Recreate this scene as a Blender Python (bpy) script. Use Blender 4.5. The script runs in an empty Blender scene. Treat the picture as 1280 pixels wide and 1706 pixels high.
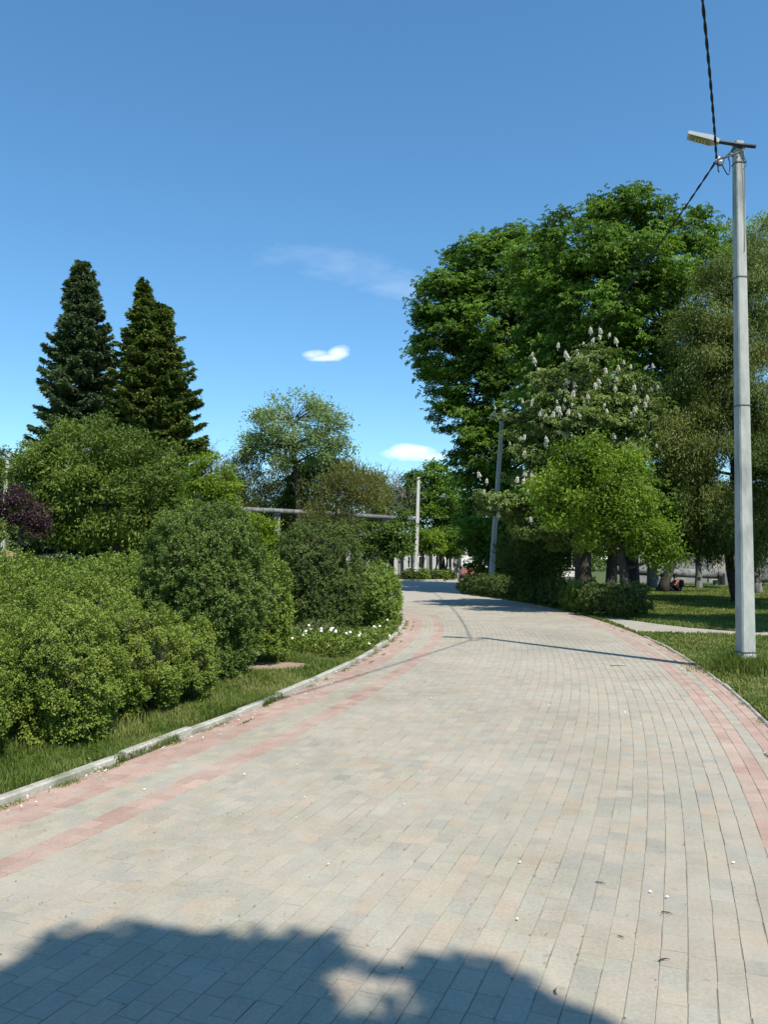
import bpy, bmesh, math
import numpy as np
from mathutils import Vector, Matrix

scene = bpy.context.scene
COL = scene.collection
# ------------------------------------------------------------------ camera
FPX = 1330.0                      # focal length in photo pixels (1280 x 1706)
PITCH = math.atan(79 / FPX)
CAMZ = 1.6
cd = bpy.data.cameras.new("camera"); cam = bpy.data.objects.new("camera", cd); COL.objects.link(cam)
cam.location = (0, 0, CAMZ); cam.rotation_euler = (math.pi / 2 + PITCH, 0, 0)
cd.sensor_fit = 'HORIZONTAL'; cd.sensor_width = 36.0; cd.lens = 36.0 * FPX / 1280
cd.clip_start = 0.05; cd.clip_end = 2000
scene.camera = cam
# ------------------------------------------------------------------ light
SUN_EL = math.radians(53); SUN_AZ = math.radians(146)   # azimuth clockwise from +Y (view direction)
sv = Vector((math.sin(SUN_AZ) * math.cos(SUN_EL), math.cos(SUN_AZ) * math.cos(SUN_EL), math.sin(SUN_EL)))
sd = bpy.data.lights.new("sun", 'SUN'); sun = bpy.data.objects.new("sun", sd); COL.objects.link(sun)
sd.energy = 4.3; sd.angle = math.radians(0.53); sd.color = (1.0, 0.94, 0.84)
sun.rotation_euler = (-sv).to_track_quat('-Z', 'Y').to_euler()
scene.view_settings.view_transform = 'Standard'
scene.view_settings.look = 'None'
scene.view_settings.exposure = 0.64
scene.view_settings.gamma = 1.0
scene.render.film_transparent = False


def P(px, py, d):
    """point at ground distance d seen at photo pixel px, py"""
    a = px - 640; b = 853 - py; c, s = math.cos(PITCH), math.sin(PITCH)
    fy = c * FPX - s * b; uz = s * FPX + c * b
    t = d / fy
    return np.array([a * t, d, CAMZ + uz * t])


def G(px, py, z=0.0):
    a = px - 640; b = 853 - py; c, s = math.cos(PITCH), math.sin(PITCH)
    fy = c * FPX - s * b; uz = s * FPX + c * b
    t = (z - CAMZ) / uz
    return np.array([a * t, fy * t, z])


# world: nishita sky and a few thin clouds placed by direction
world = bpy.data.worlds.new("World"); scene.world = world; world.use_nodes = True
nt = world.node_tree; nt.nodes.clear()
N = nt.nodes.new; LK = nt.links.new
wo = N('ShaderNodeOutputWorld'); bg = N('ShaderNodeBackground'); sky = N('ShaderNodeTexSky')
sky.sky_type = 'NISHITA'; sky.sun_disc = False
sky.sun_elevation = SUN_EL; sky.sun_rotation = SUN_AZ
sky.altitude = 600; sky.air_density = 1.0; sky.dust_density = 0.1; sky.ozone_density = 1.5
bg.inputs['Strength'].default_value = 0.132
tc = N('ShaderNodeTexCoord')
nz = N('ShaderNodeTexNoise'); nz.inputs['Scale'].default_value = 24; nz.inputs['Detail'].default_value = 6
nz.inputs['Roughness'].default_value = 0.62
mp = N('ShaderNodeMapping'); mp.inputs['Scale'].default_value = (1, 1, 2.6)
LK(tc.outputs['Generated'], mp.inputs['Vector']); LK(mp.outputs['Vector'], nz.inputs['Vector'])


def wmath(op, a, b=None, clamp=False):
    m = N('ShaderNodeMath'); m.operation = op; m.use_clamp = clamp
    for i, v in enumerate((a, b)):
        if v is None: continue
        if isinstance(v, (int, float)): m.inputs[i].default_value = v
        else: LK(v, m.inputs[i])
    return m.outputs[0]


def wdot(vec):
    m = N('ShaderNodeVectorMath'); m.operation = 'DOT_PRODUCT'
    LK(tc.outputs['Generated'], m.inputs[0]); m.inputs[1].default_value = vec
    return m.outputs['Value']


def cloud(px, py, w, h, soft, amp, noise, tilt=0.0):
    c = Vector(P(px, py, 10) - np.array([0, 0, CAMZ])).normalized()
    r = Vector((0, 0, 1)).cross(c).normalized() * -1; u = r.cross(c).normalized()
    if u.z < 0: u = -u
    t = math.radians(tilt)
    r, u = r * math.cos(t) + u * math.sin(t), u * math.cos(t) - r * math.sin(t)
    a = wmath('DIVIDE', wdot(r), w / FPX); b = wmath('DIVIDE', wdot(u), h / FPX)
    rr = wmath('ADD', wmath('MULTIPLY', a, a), wmath('MULTIPLY', b, b))
    n = wmath('MULTIPLY', wmath('SUBTRACT', nz.outputs['Fac'], 0.5), noise)
    v = wmath('ADD', wmath('SUBTRACT', 1.0, rr), n)
    v = wmath('MULTIPLY', wmath('DIVIDE', v, soft, True), amp)
    front = wmath('GREATER_THAN', wdot(c), 0.5)
    return wmath('MULTIPLY', v, front)


masks = [cloud(524, 591, 24, 8, 1.9, 0.7, 2.6, 0), cloud(565, 588, 20, 12, 1.9, 0.9, 2.6, 20), cloud(545, 596, 34, 6, 1.5, 0.7, 2.6, 6),
         cloud(672, 757, 46, 11, 1.1, 0.6, 2.4, 0), cloud(692, 752, 48, 13, 1.2, 0.85, 2.4, -4), cloud(712, 760, 40, 9, 1.2, 0.7, 2.4, 0),
         cloud(575, 445, 150, 30, 2.2, 0.11, 3.4, -8), cloud(625, 465, 100, 26, 2.4, 0.12, 3.0, -10), cloud(672, 482, 66, 20, 2.2, 0.2, 2.2, -4)]
acc = masks[0]
for mk in masks[1:]:
    acc = wmath('MAXIMUM', acc, mk)
mix = N('ShaderNodeMix'); mix.data_type = 'RGBA'
hs = N('ShaderNodeHueSaturation'); hs.inputs['Saturation'].default_value = 1.13
tintn = N('ShaderNodeMix'); tintn.data_type = 'RGBA'; tintn.blend_type = 'MULTIPLY'; tintn.inputs['Factor'].default_value = 1
tintn.inputs['B'].default_value = (.80, 1.06, 1.17, 1)
LK(sky.outputs['Color'], tintn.inputs['A']); gm = N('ShaderNodeGamma'); gm.inputs['Gamma'].default_value = .87
LK(tintn.outputs['Result'], gm.inputs['Color']); LK(gm.outputs['Color'], hs.inputs['Color'])
LK(acc, mix.inputs['Factor']); LK(hs.outputs['Color'], mix.inputs['A'])
mix.inputs['B'].default_value = (7.4, 7.7, 8.1, 1)
LK(mix.outputs['Result'], bg.inputs['Color']); LK(bg.outputs['Background'], wo.inputs['Surface'])

# ------------------------------------------------------------------ materials
MATS = {}


def newmat(name):
    m = bpy.data.materials.new(name); m.use_nodes = True; m.node_tree.nodes.clear()
    MATS[name] = m
    return m, m.node_tree.nodes.new, m.node_tree.links.new


def solid(name, c0, c1=None, scale=8.0, rough=0.8, bump=0.0, metal=0.0, detail=5, c2=None, scale2=1.0, spec=0.3, stretch=(1, 1, 1)):
    m, n, l = newmat(name)
    out = n('ShaderNodeOutputMaterial'); b = n('ShaderNodeBsdfPrincipled'); l(b.outputs[0], out.inputs[0])
    b.inputs['Roughness'].default_value = rough; b.inputs['Metallic'].default_value = metal
    b.inputs['Specular IOR Level'].default_value = spec
    t = n('ShaderNodeTexCoord'); mpn = n('ShaderNodeMapping'); mpn.inputs['Scale'].default_value = stretch
    l(t.outputs['Object'], mpn.inputs['Vector'])
    nz1 = n('ShaderNodeTexNoise'); nz1.inputs['Scale'].default_value = scale; nz1.inputs['Detail'].default_value = detail
    nz1.inputs['Roughness'].default_value = 0.65
    l(mpn.outputs['Vector'], nz1.inputs['Vector'])
    cr = n('ShaderNodeValToRGB'); cr.color_ramp.elements[0].position = 0.32; cr.color_ramp.elements[1].position = 0.68
    cr.color_ramp.elements[0].color = (*c0, 1); cr.color_ramp.elements[1].color = (*(c1 or c0), 1)
    l(nz1.outputs['Fac'], cr.inputs['Fac']); src = cr.outputs['Color']
    if c2:
        nz2 = n('ShaderNodeTexNoise'); nz2.inputs['Scale'].default_value = scale2; nz2.inputs['Detail'].default_value = 6
        l(mpn.outputs['Vector'], nz2.inputs['Vector'])
        r2 = n('ShaderNodeValToRGB'); r2.color_ramp.elements[0].position = 0.5; r2.color_ramp.elements[1].position = 0.66
        l(nz2.outputs['Fac'], r2.inputs['Fac'])
        mx = n('ShaderNodeMix'); mx.data_type = 'RGBA'; l(r2.outputs['Color'], mx.inputs['Factor'])
        l(src, mx.inputs['A']); mx.inputs['B'].default_value = (*c2, 1); src = mx.outputs['Result']
    l(src, b.inputs['Base Color'])
    if bump:
        bp = n('ShaderNodeBump'); bp.inputs['Strength'].default_value = bump; bp.inputs['Distance'].default_value = 0.02
        l(nz1.outputs['Fac'], bp.inputs['Height']); l(bp.outputs['Normal'], b.inputs['Normal'])
    return m


def leafmat(name, stops, trans=0.3, rough=0.5, spec=0.25, tcol=(1.6, 1.5, .7)):
    """colour from the per-face random attribute 'rnd' (leaf to leaf difference)"""
    m, n, l = newmat(name)
    out = n('ShaderNodeOutputMaterial'); b = n('ShaderNodeBsdfPrincipled')
    b.inputs['Roughness'].default_value = rough; b.inputs['Specular IOR Level'].default_value = spec
    at = n('ShaderNodeAttribute'); at.attribute_name = 'rnd'
    cr = n('ShaderNodeValToRGB'); els = cr.color_ramp.elements
    for i, (p, c) in enumerate(stops):
        e = els[i] if i < 2 else els.new(p)
        e.position = p; e.color = (*c, 1)
    l(at.outputs['Fac'], cr.inputs['Fac']); l(cr.outputs['Color'], b.inputs['Base Color'])
    tr = n('ShaderNodeBsdfTranslucent')
    g = n('ShaderNodeMix'); g.data_type = 'RGBA'; g.blend_type = 'MULTIPLY'; g.inputs['Factor'].default_value = 1
    l(cr.outputs['Color'], g.inputs['A']); g.inputs['B'].default_value = (*tcol, 1); l(g.outputs['Result'], tr.inputs['Color'])
    ms = n('ShaderNodeMixShader'); ms.inputs['Fac'].default_value = trans
    l(b.outputs[0], ms.inputs[1]); l(tr.outputs[0], ms.inputs[2]); l(ms.outputs[0], out.inputs[0])
    return m


def green(name, dark, mid, light, **k):
    return leafmat(name, [(0.0, dark), (1.0, light), (0.5, mid)], **k)


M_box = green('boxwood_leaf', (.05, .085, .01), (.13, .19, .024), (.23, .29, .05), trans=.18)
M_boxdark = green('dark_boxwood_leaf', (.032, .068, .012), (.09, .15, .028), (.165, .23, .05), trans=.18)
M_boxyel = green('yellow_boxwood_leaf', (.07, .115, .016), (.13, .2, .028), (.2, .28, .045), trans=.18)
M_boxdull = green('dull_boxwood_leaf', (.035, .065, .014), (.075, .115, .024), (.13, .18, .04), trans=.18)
M_chest = green('chestnut_leaf', (.045, .095, .01), (.09, .175, .018), (.165, .28, .032), trans=.28)
M_chest2 = green('flowering_chestnut_leaf', (.08, .12, .03), (.14, .2, .05), (.22, .28, .085), trans=.28)
M_maple = green('young_maple_leaf', (.08, .14, .012), (.14, .23, .02), (.22, .33, .035), trans=.35)
M_lime = green('lime_leaf', (.10, .16, .012), (.17, .26, .02), (.25, .34, .04), trans=.35)
M_thuja = green('thuja_spray', (.05, .08, .012), (.1, .14, .024), (.17, .195, .045), trans=.2)
M_willow = green('willow_leaf', (.06, .1, .015), (.115, .17, .026), (.18, .24, .045), trans=.3)
M_sprblue = green('blue_spruce_needle', (.035, .07, .036), (.09, .135, .065), (.18, .24, .11), trans=.2)
M_spr = green('spruce_needle', (.045, .08, .018), (.10, .145, .032), (.2, .25, .06), trans=.2)
M_purple = green('purple_leaf', (.03, .015, .022), (.055, .028, .036), (.10, .055, .06), trans=.2)
M_olive = green('olive_brown_leaf', (.07, .085, .024), (.12, .135, .036), (.19, .195, .055), trans=.25)
M_pale = green('pale_spring_leaf', (.12, .18, .06), (.19, .27, .10), (.27, .35, .14), trans=.35)
M_mid = green('park_tree_leaf', (.04, .08, .014), (.08, .14, .025), (.14, .21, .04), trans=.25)
M_grass = green('grass_blade', (.065, .11, .015), (.115, .165, .03), (.25, .25, .09), trans=.3, rough=.6)
M_petal = leafmat('petal', [(0, (.84, .82, .74)), (1, (.9, .89, .84))], trans=.2, tcol=(1.15, 1.14, 1.1))
M_daisy = solid('white_petal', (.78, .78, .76), (.82, .82, .8), rough=.6)
M_bark = solid('bark', (.03, .024, .019), (.07, .058, .046), 9, .9, .8, stretch=(1, 1, .25))
M_barkgrey = solid('grey_bark', (.09, .085, .08), (.2, .19, .175), 9, .9, .8, stretch=(1, 1, .25))
M_twig = solid('twig_wood', (.03, .03, .014), (.05, .045, .022), 30, .9)
M_twiggrey = solid('grey_twig', (.14, .125, .115), (.22, .2, .18), 10, .9)
M_ground = solid('soil_and_turf', (.045, .07, .015), (.085, .115, .03), 3.0, .95, .5, c2=(.11, .1, .05), scale2=.7)
M_dirt = solid('bare_dirt', (.24, .18, .12), (.33, .26, .19), 9, .95, .6)
M_conc = solid('pole_concrete', (.31, .325, .3), (.42, .43, .40), 9, .85, .5, c2=(.22, .235, .225), scale2=3.5, stretch=(1, 1, .35))
M_concwhite = solid('whitewashed_concrete', (.5, .52, .5), (.68, .68, .65), 14, .85, .6, c2=(.3, .32, .31), scale2=9)
M_palec = solid('pale_concrete', (.42, .42, .38), (.5, .5, .46), 5, .85)
M_kerb = solid('kerb_concrete', (.30, .29, .25), (.44, .42, .36), 14, .9, .6, c2=(.2, .21, .15), scale2=3)
M_slab = solid('concrete_walk', (.29, .26, .21), (.37, .34, .28), 4, .9, .4, c2=(.3, .27, .22), scale2=1.5)
M_plaza = solid('distant_paving', (.33, .305, .26), (.37, .34, .29), 1.2, .9, .2)
M_joint = solid('joint_sand', (.20, .18, .14), (.34, .31, .25), 2.5, .95, .3, c2=(.1, .1, .06), scale2=1.3)
M_black = solid('black_rubber', (.012, .013, .018), (.02, .022, .03), 20, .6)
M_steel = solid('dark_steel', (.03, .032, .04), (.06, .06, .07), 12, .6, metal=.3)
M_strap = solid('steel_strap', (.05, .055, .06), (.1, .1, .1), 12, .6)
M_alu = solid('grey_aluminium', (.42, .43, .42), (.52, .53, .52), 10, .5, metal=.2)
M_lens = solid('lamp_lens', (.24, .24, .13), (.3, .3, .17), 30, .3)
M_led = solid('led_strip', (.55, .5, .25), (.62, .55, .3), 30, .4)
M_porc = solid('porcelain', (.6, .6, .6), (.7, .7, .7), 10, .3)
M_pipe = solid('pipe_cladding', (.09, .09, .088), (.24, .24, .23), 2.5, .6, .3, c2=(.1, .1, .1), scale2=.8)
M_white = solid('white_plaster', (.68, .68, .66), (.78, .78, .76), 1.5, .9)
M_plinth = solid('red_brown_plinth', (.25, .1, .08), (.33, .15, .12), 4, .9)
M_peach = solid('peach_plaster', (.5, .3, .2), (.6, .37, .26), 1.5, .9)
M_rooftile = solid('red_roof', (.2, .05, .035), (.28, .08, .05), 6, .85)
M_greywall = solid('grey_panel', (.17, .17, .165), (.26, .26, .25), 1.5, .9, .2)
M_glass = solid('dark_window', (.02, .025, .03), (.03, .035, .04), 3, .15)
M_skin = solid('skin', (.45, .27, .19), (.5, .3, .22), 10, .6)
M_dark = solid('dark_cloth', (.015, .015, .02), (.03, .03, .035), 20, .9)
M_red = solid('coral_cloth', (.6, .16, .12), (.7, .2, .16), 20, .9)
M_whitec = solid('white_cloth', (.65, .65, .65), (.75, .75, .75), 20, .9)
M_hair = solid('dark_hair', (.02, .014, .01), (.035, .025, .018), 20, .7)
M_drytwig = solid('dry_twig', (.03, .022, .016), (.07, .05, .035), 30, .9)
M_litter = solid('dry_litter', (.03, .025, .018), (.16, .13, .07), 6, .95)

# paving: one colour per stone ('tint'), plus fine grain and dust stains
m, n, l = newmat('paving_stone')
out = n('ShaderNodeOutputMaterial'); b = n('ShaderNodeBsdfPrincipled'); l(b.outputs[0], out.inputs[0])
b.inputs['Roughness'].default_value = .85; b.inputs['Specular IOR Level'].default_value = .25
at = n('ShaderNodeAttribute'); at.attribute_name = 'tint'
t = n('ShaderNodeTexCoord')
n1 = n('ShaderNodeTexNoise'); n1.inputs['Scale'].default_value = 60; n1.inputs['Detail'].default_value = 4
n2 = n('ShaderNodeTexNoise'); n2.inputs['Scale'].default_value = .9; n2.inputs['Detail'].default_value = 7; n2.inputs['Roughness'].default_value = .7
n3 = n('ShaderNodeTexNoise'); n3.inputs['Scale'].default_value = 7; n3.inputs['Detail'].default_value = 6
for q in (n1, n2, n3): l(t.outputs['Object'], q.inputs['Vector'])
r1 = n('ShaderNodeMapRange'); r1.inputs['From Min'].default_value = .3; r1.inputs['From Max'].default_value = .7
r1.inputs['To Min'].default_value = .88; r1.inputs['To Max'].default_value = 1.1; l(n1.outputs['Fac'], r1.inputs['Value'])
r3 = n('ShaderNodeMapRange'); r3.inputs['From Min'].default_value = .3; r3.inputs['From Max'].default_value = .7
r3.inputs['To Min'].default_value = .93; r3.inputs['To Max'].default_value = 1.05; l(n3.outputs['Fac'], r3.inputs['Value'])
mm = n('ShaderNodeMath'); mm.operation = 'MULTIPLY'; l(r1.outputs[0], mm.inputs[0]); l(r3.outputs[0], mm.inputs[1])
vs = n('ShaderNodeVectorMath'); vs.operation = 'SCALE'; l(at.outputs['Color'], vs.inputs[0]); l(mm.outputs[0], vs.inputs['Scale'])
r2 = n('ShaderNodeMapRange'); r2.inputs['From Min'].default_value = .42; r2.inputs['From Max'].default_value = .7
r2.inputs['To Min'].default_value = 0; r2.inputs['To Max'].default_value = .55; l(n2.outputs['Fac'], r2.inputs['Value'])
mx = n('ShaderNodeMix'); mx.data_type = 'RGBA'; l(r2.outputs[0], mx.inputs['Factor'])
l(vs.outputs[0], mx.inputs['A']); mx.inputs['B'].default_value = (.37, .335, .275, 1)
n4 = n('ShaderNodeTexNoise'); n4.inputs['Scale'].default_value = 16; n4.inputs['Detail'].default_value = 3; l(t.outputs['Object'], n4.inputs['Vector'])
r4 = n('ShaderNodeMapRange'); r4.inputs['From Min'].default_value = .66; r4.inputs['From Max'].default_value = .76; r4.inputs['To Max'].default_value = .45; l(n4.outputs['Fac'], r4.inputs['Value'])
m4 = n('ShaderNodeMix'); m4.data_type = 'RGBA'; l(r4.outputs[0], m4.inputs['Factor']); l(mx.outputs['Result'], m4.inputs['A']); m4.inputs['B'].default_value = (.16, .145, .12, 1)
n5 = n('ShaderNodeTexNoise'); n5.inputs['Scale'].default_value = .45; n5.inputs['Detail'].default_value = 8; n5.inputs['Roughness'].default_value = .75; l(t.outputs['Object'], n5.inputs['Vector'])
r5 = n('ShaderNodeMapRange'); r5.inputs['From Min'].default_value = .35; r5.inputs['From Max'].default_value = .65; r5.inputs['To Min'].default_value = .86; r5.inputs['To Max'].default_value = 1.08; l(n5.outputs['Fac'], r5.inputs['Value'])
v5 = n('ShaderNodeVectorMath'); v5.operation = 'SCALE'; l(m4.outputs['Result'], v5.inputs[0]); l(r5.outputs[0], v5.inputs['Scale'])
l(v5.outputs[0], b.inputs['Base Color'])
bp = n('ShaderNodeBump'); bp.inputs['Strength'].default_value = .25; bp.inputs['Distance'].default_value = .004
l(n1.outputs['Fac'], bp.inputs['Height']); l(bp.outputs['Normal'], b.inputs['Normal'])
M_paver = m

# ------------------------------------------------------------------ mesh helpers
class MB:
    def __init__(s): s.V = []; s.Q = []; s.T = []; s.rq = []; s.rt = []; s.n = 0

    def add(s, V, Q=None, T=None, rq=None, rt=None):
        V = np.asarray(V, float)
        s.V.append(V)
        if Q is not None and len(Q):
            Q = np.asarray(Q); s.Q.append(Q + s.n)
            s.rq.append(np.full(len(Q), .5) if rq is None else np.asarray(rq))
        if T is not None and len(T):
            T = np.asarray(T); s.T.append(T + s.n)
            s.rt.append(np.full(len(T), .5) if rt is None else np.asarray(rt))
        s.n += len(V)
        return s

    def build(s, name, mat, parent=None, attr=False, smooth=False, tint=None):
        V = np.concatenate(s.V)
        off = np.array(parent.location) if parent is not None else np.zeros(3)
        if parent is not None and parent.parent is not None:
            off = off + np.array(parent.parent.location)
        V = V - off
        Q = np.concatenate(s.Q) if s.Q else np.zeros((0, 4), int)
        T = np.concatenate(s.T) if s.T else np.zeros((0, 3), int)
        me = bpy.data.meshes.new(name)
        me.vertices.add(len(V)); me.vertices.foreach_set('co', V.astype(np.float32).ravel())
        nl = Q.size + T.size
        me.loops.add(nl); me.polygons.add(len(Q) + len(T))
        me.loops.foreach_set('vertex_index', np.concatenate([Q.ravel(), T.ravel()]).astype(np.int32))
        ls = np.concatenate([np.arange(len(Q)) * 4, Q.size + np.arange(len(T)) * 3]).astype(np.int32)
        me.polygons.foreach_set('loop_start', ls)
        me.polygons.foreach_set('use_smooth', np.full(len(ls), smooth, bool))
        me.update(calc_edges=True)
        if attr:
            a = me.attributes.new('rnd', 'FLOAT', 'FACE')
            a.data.foreach_set('value', np.concatenate(s.rq + s.rt).astype(np.float32))
        if tint is not None:
            a = me.attributes.new('tint', 'FLOAT_COLOR', 'FACE')
            a.data.foreach_set('color', tint.astype(np.float32).ravel())
        me.materials.append(mat)
        o = bpy.data.objects.new(name, me); COL.objects.link(o)
        if parent is not None: o.parent = parent
        return o


def tag(o, label=None, cat=None, group=None, kind=None):
    if label: o['label'] = label
    if cat: o['category'] = cat
    if group: o['group'] = group
    if kind: o['kind'] = kind
    return o


def empty(name, loc, label, cat, group=None):
    o = bpy.data.objects.new(name, None); COL.objects.link(o); o.location = [float(v) for v in loc]
    o.empty_display_size = .2
    return tag(o, label, cat, group)


def unit(a): return a / np.maximum(np.linalg.norm(a, axis=-1, keepdims=True), 1e-9)


def tube(mb, pts, rad, sides=6, cap=True):
    pts = np.asarray(pts, float); k = len(pts)
    rad = np.broadcast_to(np.asarray(rad, float), (k,))
    tan = unit(np.gradient(pts, axis=0))
    ref = np.array([0, 0, 1.0]) if abs(tan[0][2]) < .9 else np.array([1.0, 0, 0])
    u = unit(np.cross(tan, ref)); v = np.cross(tan, u)
    a = np.arange(sides) / sides * 2 * math.pi
    ring = (u[:, None, :] * np.cos(a)[None, :, None] + v[:, None, :] * np.sin(a)[None, :, None]) * rad[:, None, None] + pts[:, None, :]
    V = ring.reshape(-1, 3)
    i = np.arange(k - 1)[:, None] * sides; j = np.arange(sides)[None, :]; j2 = (j + 1) % sides
    Q = np.stack([i + j, i + j2, i + sides + j2, i + sides + j], -1).reshape(-1, 4)
    T = None
    if cap:
        V = np.vstack([V, pts[0], pts[-1]]); c0 = k * sides; c1 = c0 + 1
        jj = np.arange(sides); jn = (jj + 1) % sides
        T = np.vstack([np.stack([np.full(sides, c0), jn, jj], 1), np.stack([np.full(sides, c1), (k - 1) * sides + jj, (k - 1) * sides + jn], 1)])
    mb.add(V, Q, T)
    return mb


def box(mb, c, size, rot=0.0, taper=1.0):
    x, y, z = [s / 2 for s in size]
    V = np.array([[sx * x * (taper if sz > 0 else 1), sy * y * (taper if sz > 0 else 1), sz * z] for sz in (-1, 1) for sy in (-1, 1) for sx in (-1, 1)])
    cr, sr = math.cos(rot), math.sin(rot)
    V = np.stack([V[:, 0] * cr - V[:, 1] * sr, V[:, 0] * sr + V[:, 1] * cr, V[:, 2]], 1) + np.asarray(c, float)
    Q = [[0, 2, 3, 1], [4, 5, 7, 6], [0, 1, 5, 4], [2, 6, 7, 3], [1, 3, 7, 5], [0, 4, 6, 2]]
    mb.add(V, Q)
    return mb


def orient_box(mb, a, b, w, h, w2=None, h2=None, roll=0.0):
    """a box beam from a to b, w wide and h high"""
    a = np.asarray(a, float); b = np.asarray(b, float); w2 = w2 or w; h2 = h2 or h
    t = unit(b - a); s = unit(np.cross(t, [0, 0, 1.0])); u = np.cross(s, t)
    s, u = s * math.cos(roll) + u * math.sin(roll), u * math.cos(roll) - s * math.sin(roll)
    V = [a - s * w / 2 - u * h / 2, a + s * w / 2 - u * h / 2, a + s * w / 2 + u * h / 2, a - s * w / 2 + u * h / 2,
         b - s * w2 / 2 - u * h2 / 2, b + s * w2 / 2 - u * h2 / 2, b + s * w2 / 2 + u * h2 / 2, b - s * w2 / 2 + u * h2 / 2]
    mb.add(V, [[0, 1, 2, 3], [4, 7, 6, 5], [0, 4, 5, 1], [1, 5, 6, 2], [2, 6, 7, 3], [3, 7, 4, 0]])
    return mb


def leafquads(mb, rng, Pt, D, Nn, L, W, r, fold=.2, droop=.1):
    D = unit(D); S = unit(np.cross(D, Nn)); Nn = np.cross(S, D)
    L = np.broadcast_to(np.asarray(L, float).reshape(-1, 1), (len(Pt), 1)); W = np.broadcast_to(np.asarray(W, float).reshape(-1, 1), (len(Pt), 1))
    v1 = Pt + D * L * .5 + S * W * .5 + Nn * W * fold
    v2 = Pt + D * L - Nn * L * droop
    v3 = Pt + D * L * .5 - S * W * .5 + Nn * W * fold
    V = np.stack([Pt, v1, v2, v3], 1).reshape(-1, 3)
    Q = np.arange(len(Pt) * 4).reshape(-1, 4)
    mb.add(V, Q, rq=np.clip(r, 0, 1))


def rand_unit(rng, n):
    v = rng.normal(size=(n, 3)); return unit(v)


# ------------------------------------------------------------------ path geometry
K = math.radians(1.1); TH0 = math.radians(16); CX0, CY0 = 1.12, 8.1; HW = 2.55


def cpos(s):
    s = np.asarray(s, float)
    th = TH0 - K * s
    x = CX0 + (np.cos(th) - math.cos(TH0)) / K
    y = CY0 - (np.sin(th) - math.sin(TH0)) / K
    return x, y, th


def pos(s, t, z=0.0):
    """point at distance s along the path centre line, t to the left"""
    x, y, th = cpos(s)
    X = x - np.cos(th) * t; Y = y + np.sin(th) * t
    return np.stack([X, Y, np.broadcast_to(z, X.shape)], -1)


S_ARC = 14.2; R_ARC = 2.9           # where the left edge swings away to the left
c_edge = pos(S_ARC, HW); th_a = float(TH0 - K * S_ARC)
nl_ = np.array([-math.cos(th_a), math.sin(th_a), 0]); tf_ = np.array([math.sin(th_a), math.cos(th_a), 0])
arc_c = c_edge + nl_ * R_ARC
left_edge = [pos(s, HW) for s in np.arange(-13, S_ARC, .5)]
for a in np.linspace(0, math.radians(95), 14):
    left_edge.append(arc_c - nl_ * R_ARC * math.cos(a) + tf_ * R_ARC * math.sin(a))
e = left_edge[-1]
left_edge += [e + np.array([-3, -.2, 0]), e + np.array([-8, -.6, 0]), e + np.array([-30, -2, 0])]
left_edge = np.array(left_edge)[:, :2]
right_edge = np.array([pos(s, -HW) for s in np.arange(-13, 30.1, 1.0)])[:, :2]


def dist_poly(p, poly):
    """unsigned distance and side (left of travel > 0) from points to a polyline"""
    best = np.full(len(p), 1e9); side = np.zeros(len(p))
    for i in range(len(poly) - 1):
        a = poly[i]; d = poly[i + 1] - a; L2 = (d ** 2).sum()
        w = np.clip(((p - a) @ d) / L2, 0, 1); q = a + w[:, None] * d
        dd = np.hypot(*(p - q).T); cr = d[0] * (p[:, 1] - a[1]) - d[1] * (p[:, 0] - a[0])
        m_ = dd < best - 1e-9
        best[m_] = dd[m_]; side[m_] = cr[m_]
    return best, side


def sheet(name, poly, z, mat, kind='structure', thick=0):
    me = bpy.data.meshes.new(name); bm = bmesh.new()
    vs_ = [bm.verts.new((float(p[0]), float(p[1]), z)) for p in poly]
    f = bm.faces.new(vs_)
    if f.normal.z < 0 or f.calc_area() >= 0:
        bm.normal_update()
        if f.normal.z < 0: f.normal_flip()
    bmesh.ops.triangulate(bm, faces=[f])
    bm.to_mesh(me); bm.free(); me.materials.append(mat)
    o = bpy.data.objects.new(name, me); COL.objects.link(o)
    return tag(o, kind=kind)


sheet('ground', [(-700, -200), (700, -200), (700, 1200), (-700, 1200)], -.03, M_ground)
bed = list(left_edge[:-2]) + [(-3.0, 27.5), (-.4, 31), (-.2, 59), (6.2, 59), (5.4, 50), (4.2, 43)] + list(right_edge[::-1])
sheet('path_bed', bed, -.0018, M_joint)
# plain far part of the paved square
far = [(-1.3, 29.25), (-.4, 31), (-.2, 58.8), (6.0, 58.8), (5.2, 50), (4.0, 43)] + [pos(s, -HW)[:2] for s in np.arange(29, 21.8, -1.0)] + [pos(21.9, -HW)[:2]]
sheet('paved_square', far, -.001, M_plaza)
sheet('far_path', [(4.6, 59.2), (7.4, 59.2), (8.6, 80), (5.6, 80)], -.004, M_slab)
sheet('side_walk', [(5.62, 17.9), (7.5, 17.0), (10, 16.1), (16, 14.0), (16, 15.1), (10, 17.2), (7.9, 17.95), (7.2, 18.9), (6.75, 20.3), (6.4, 21.9), (5.95, 21.9), (5.85, 20)], -.004, M_slab)
rng = np.random.default_rng(3)
pa = np.linspace(0, 2 * math.pi, 26, endpoint=False)
dc = G(452, 1108)
sheet('dirt_patch', [(dc[0] + (.62 + .12 * rng.random()) * math.cos(a), dc[1] + (.5 + .1 * rng.random()) * math.sin(a)) for a in pa], -.02, M_dirt)


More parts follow.
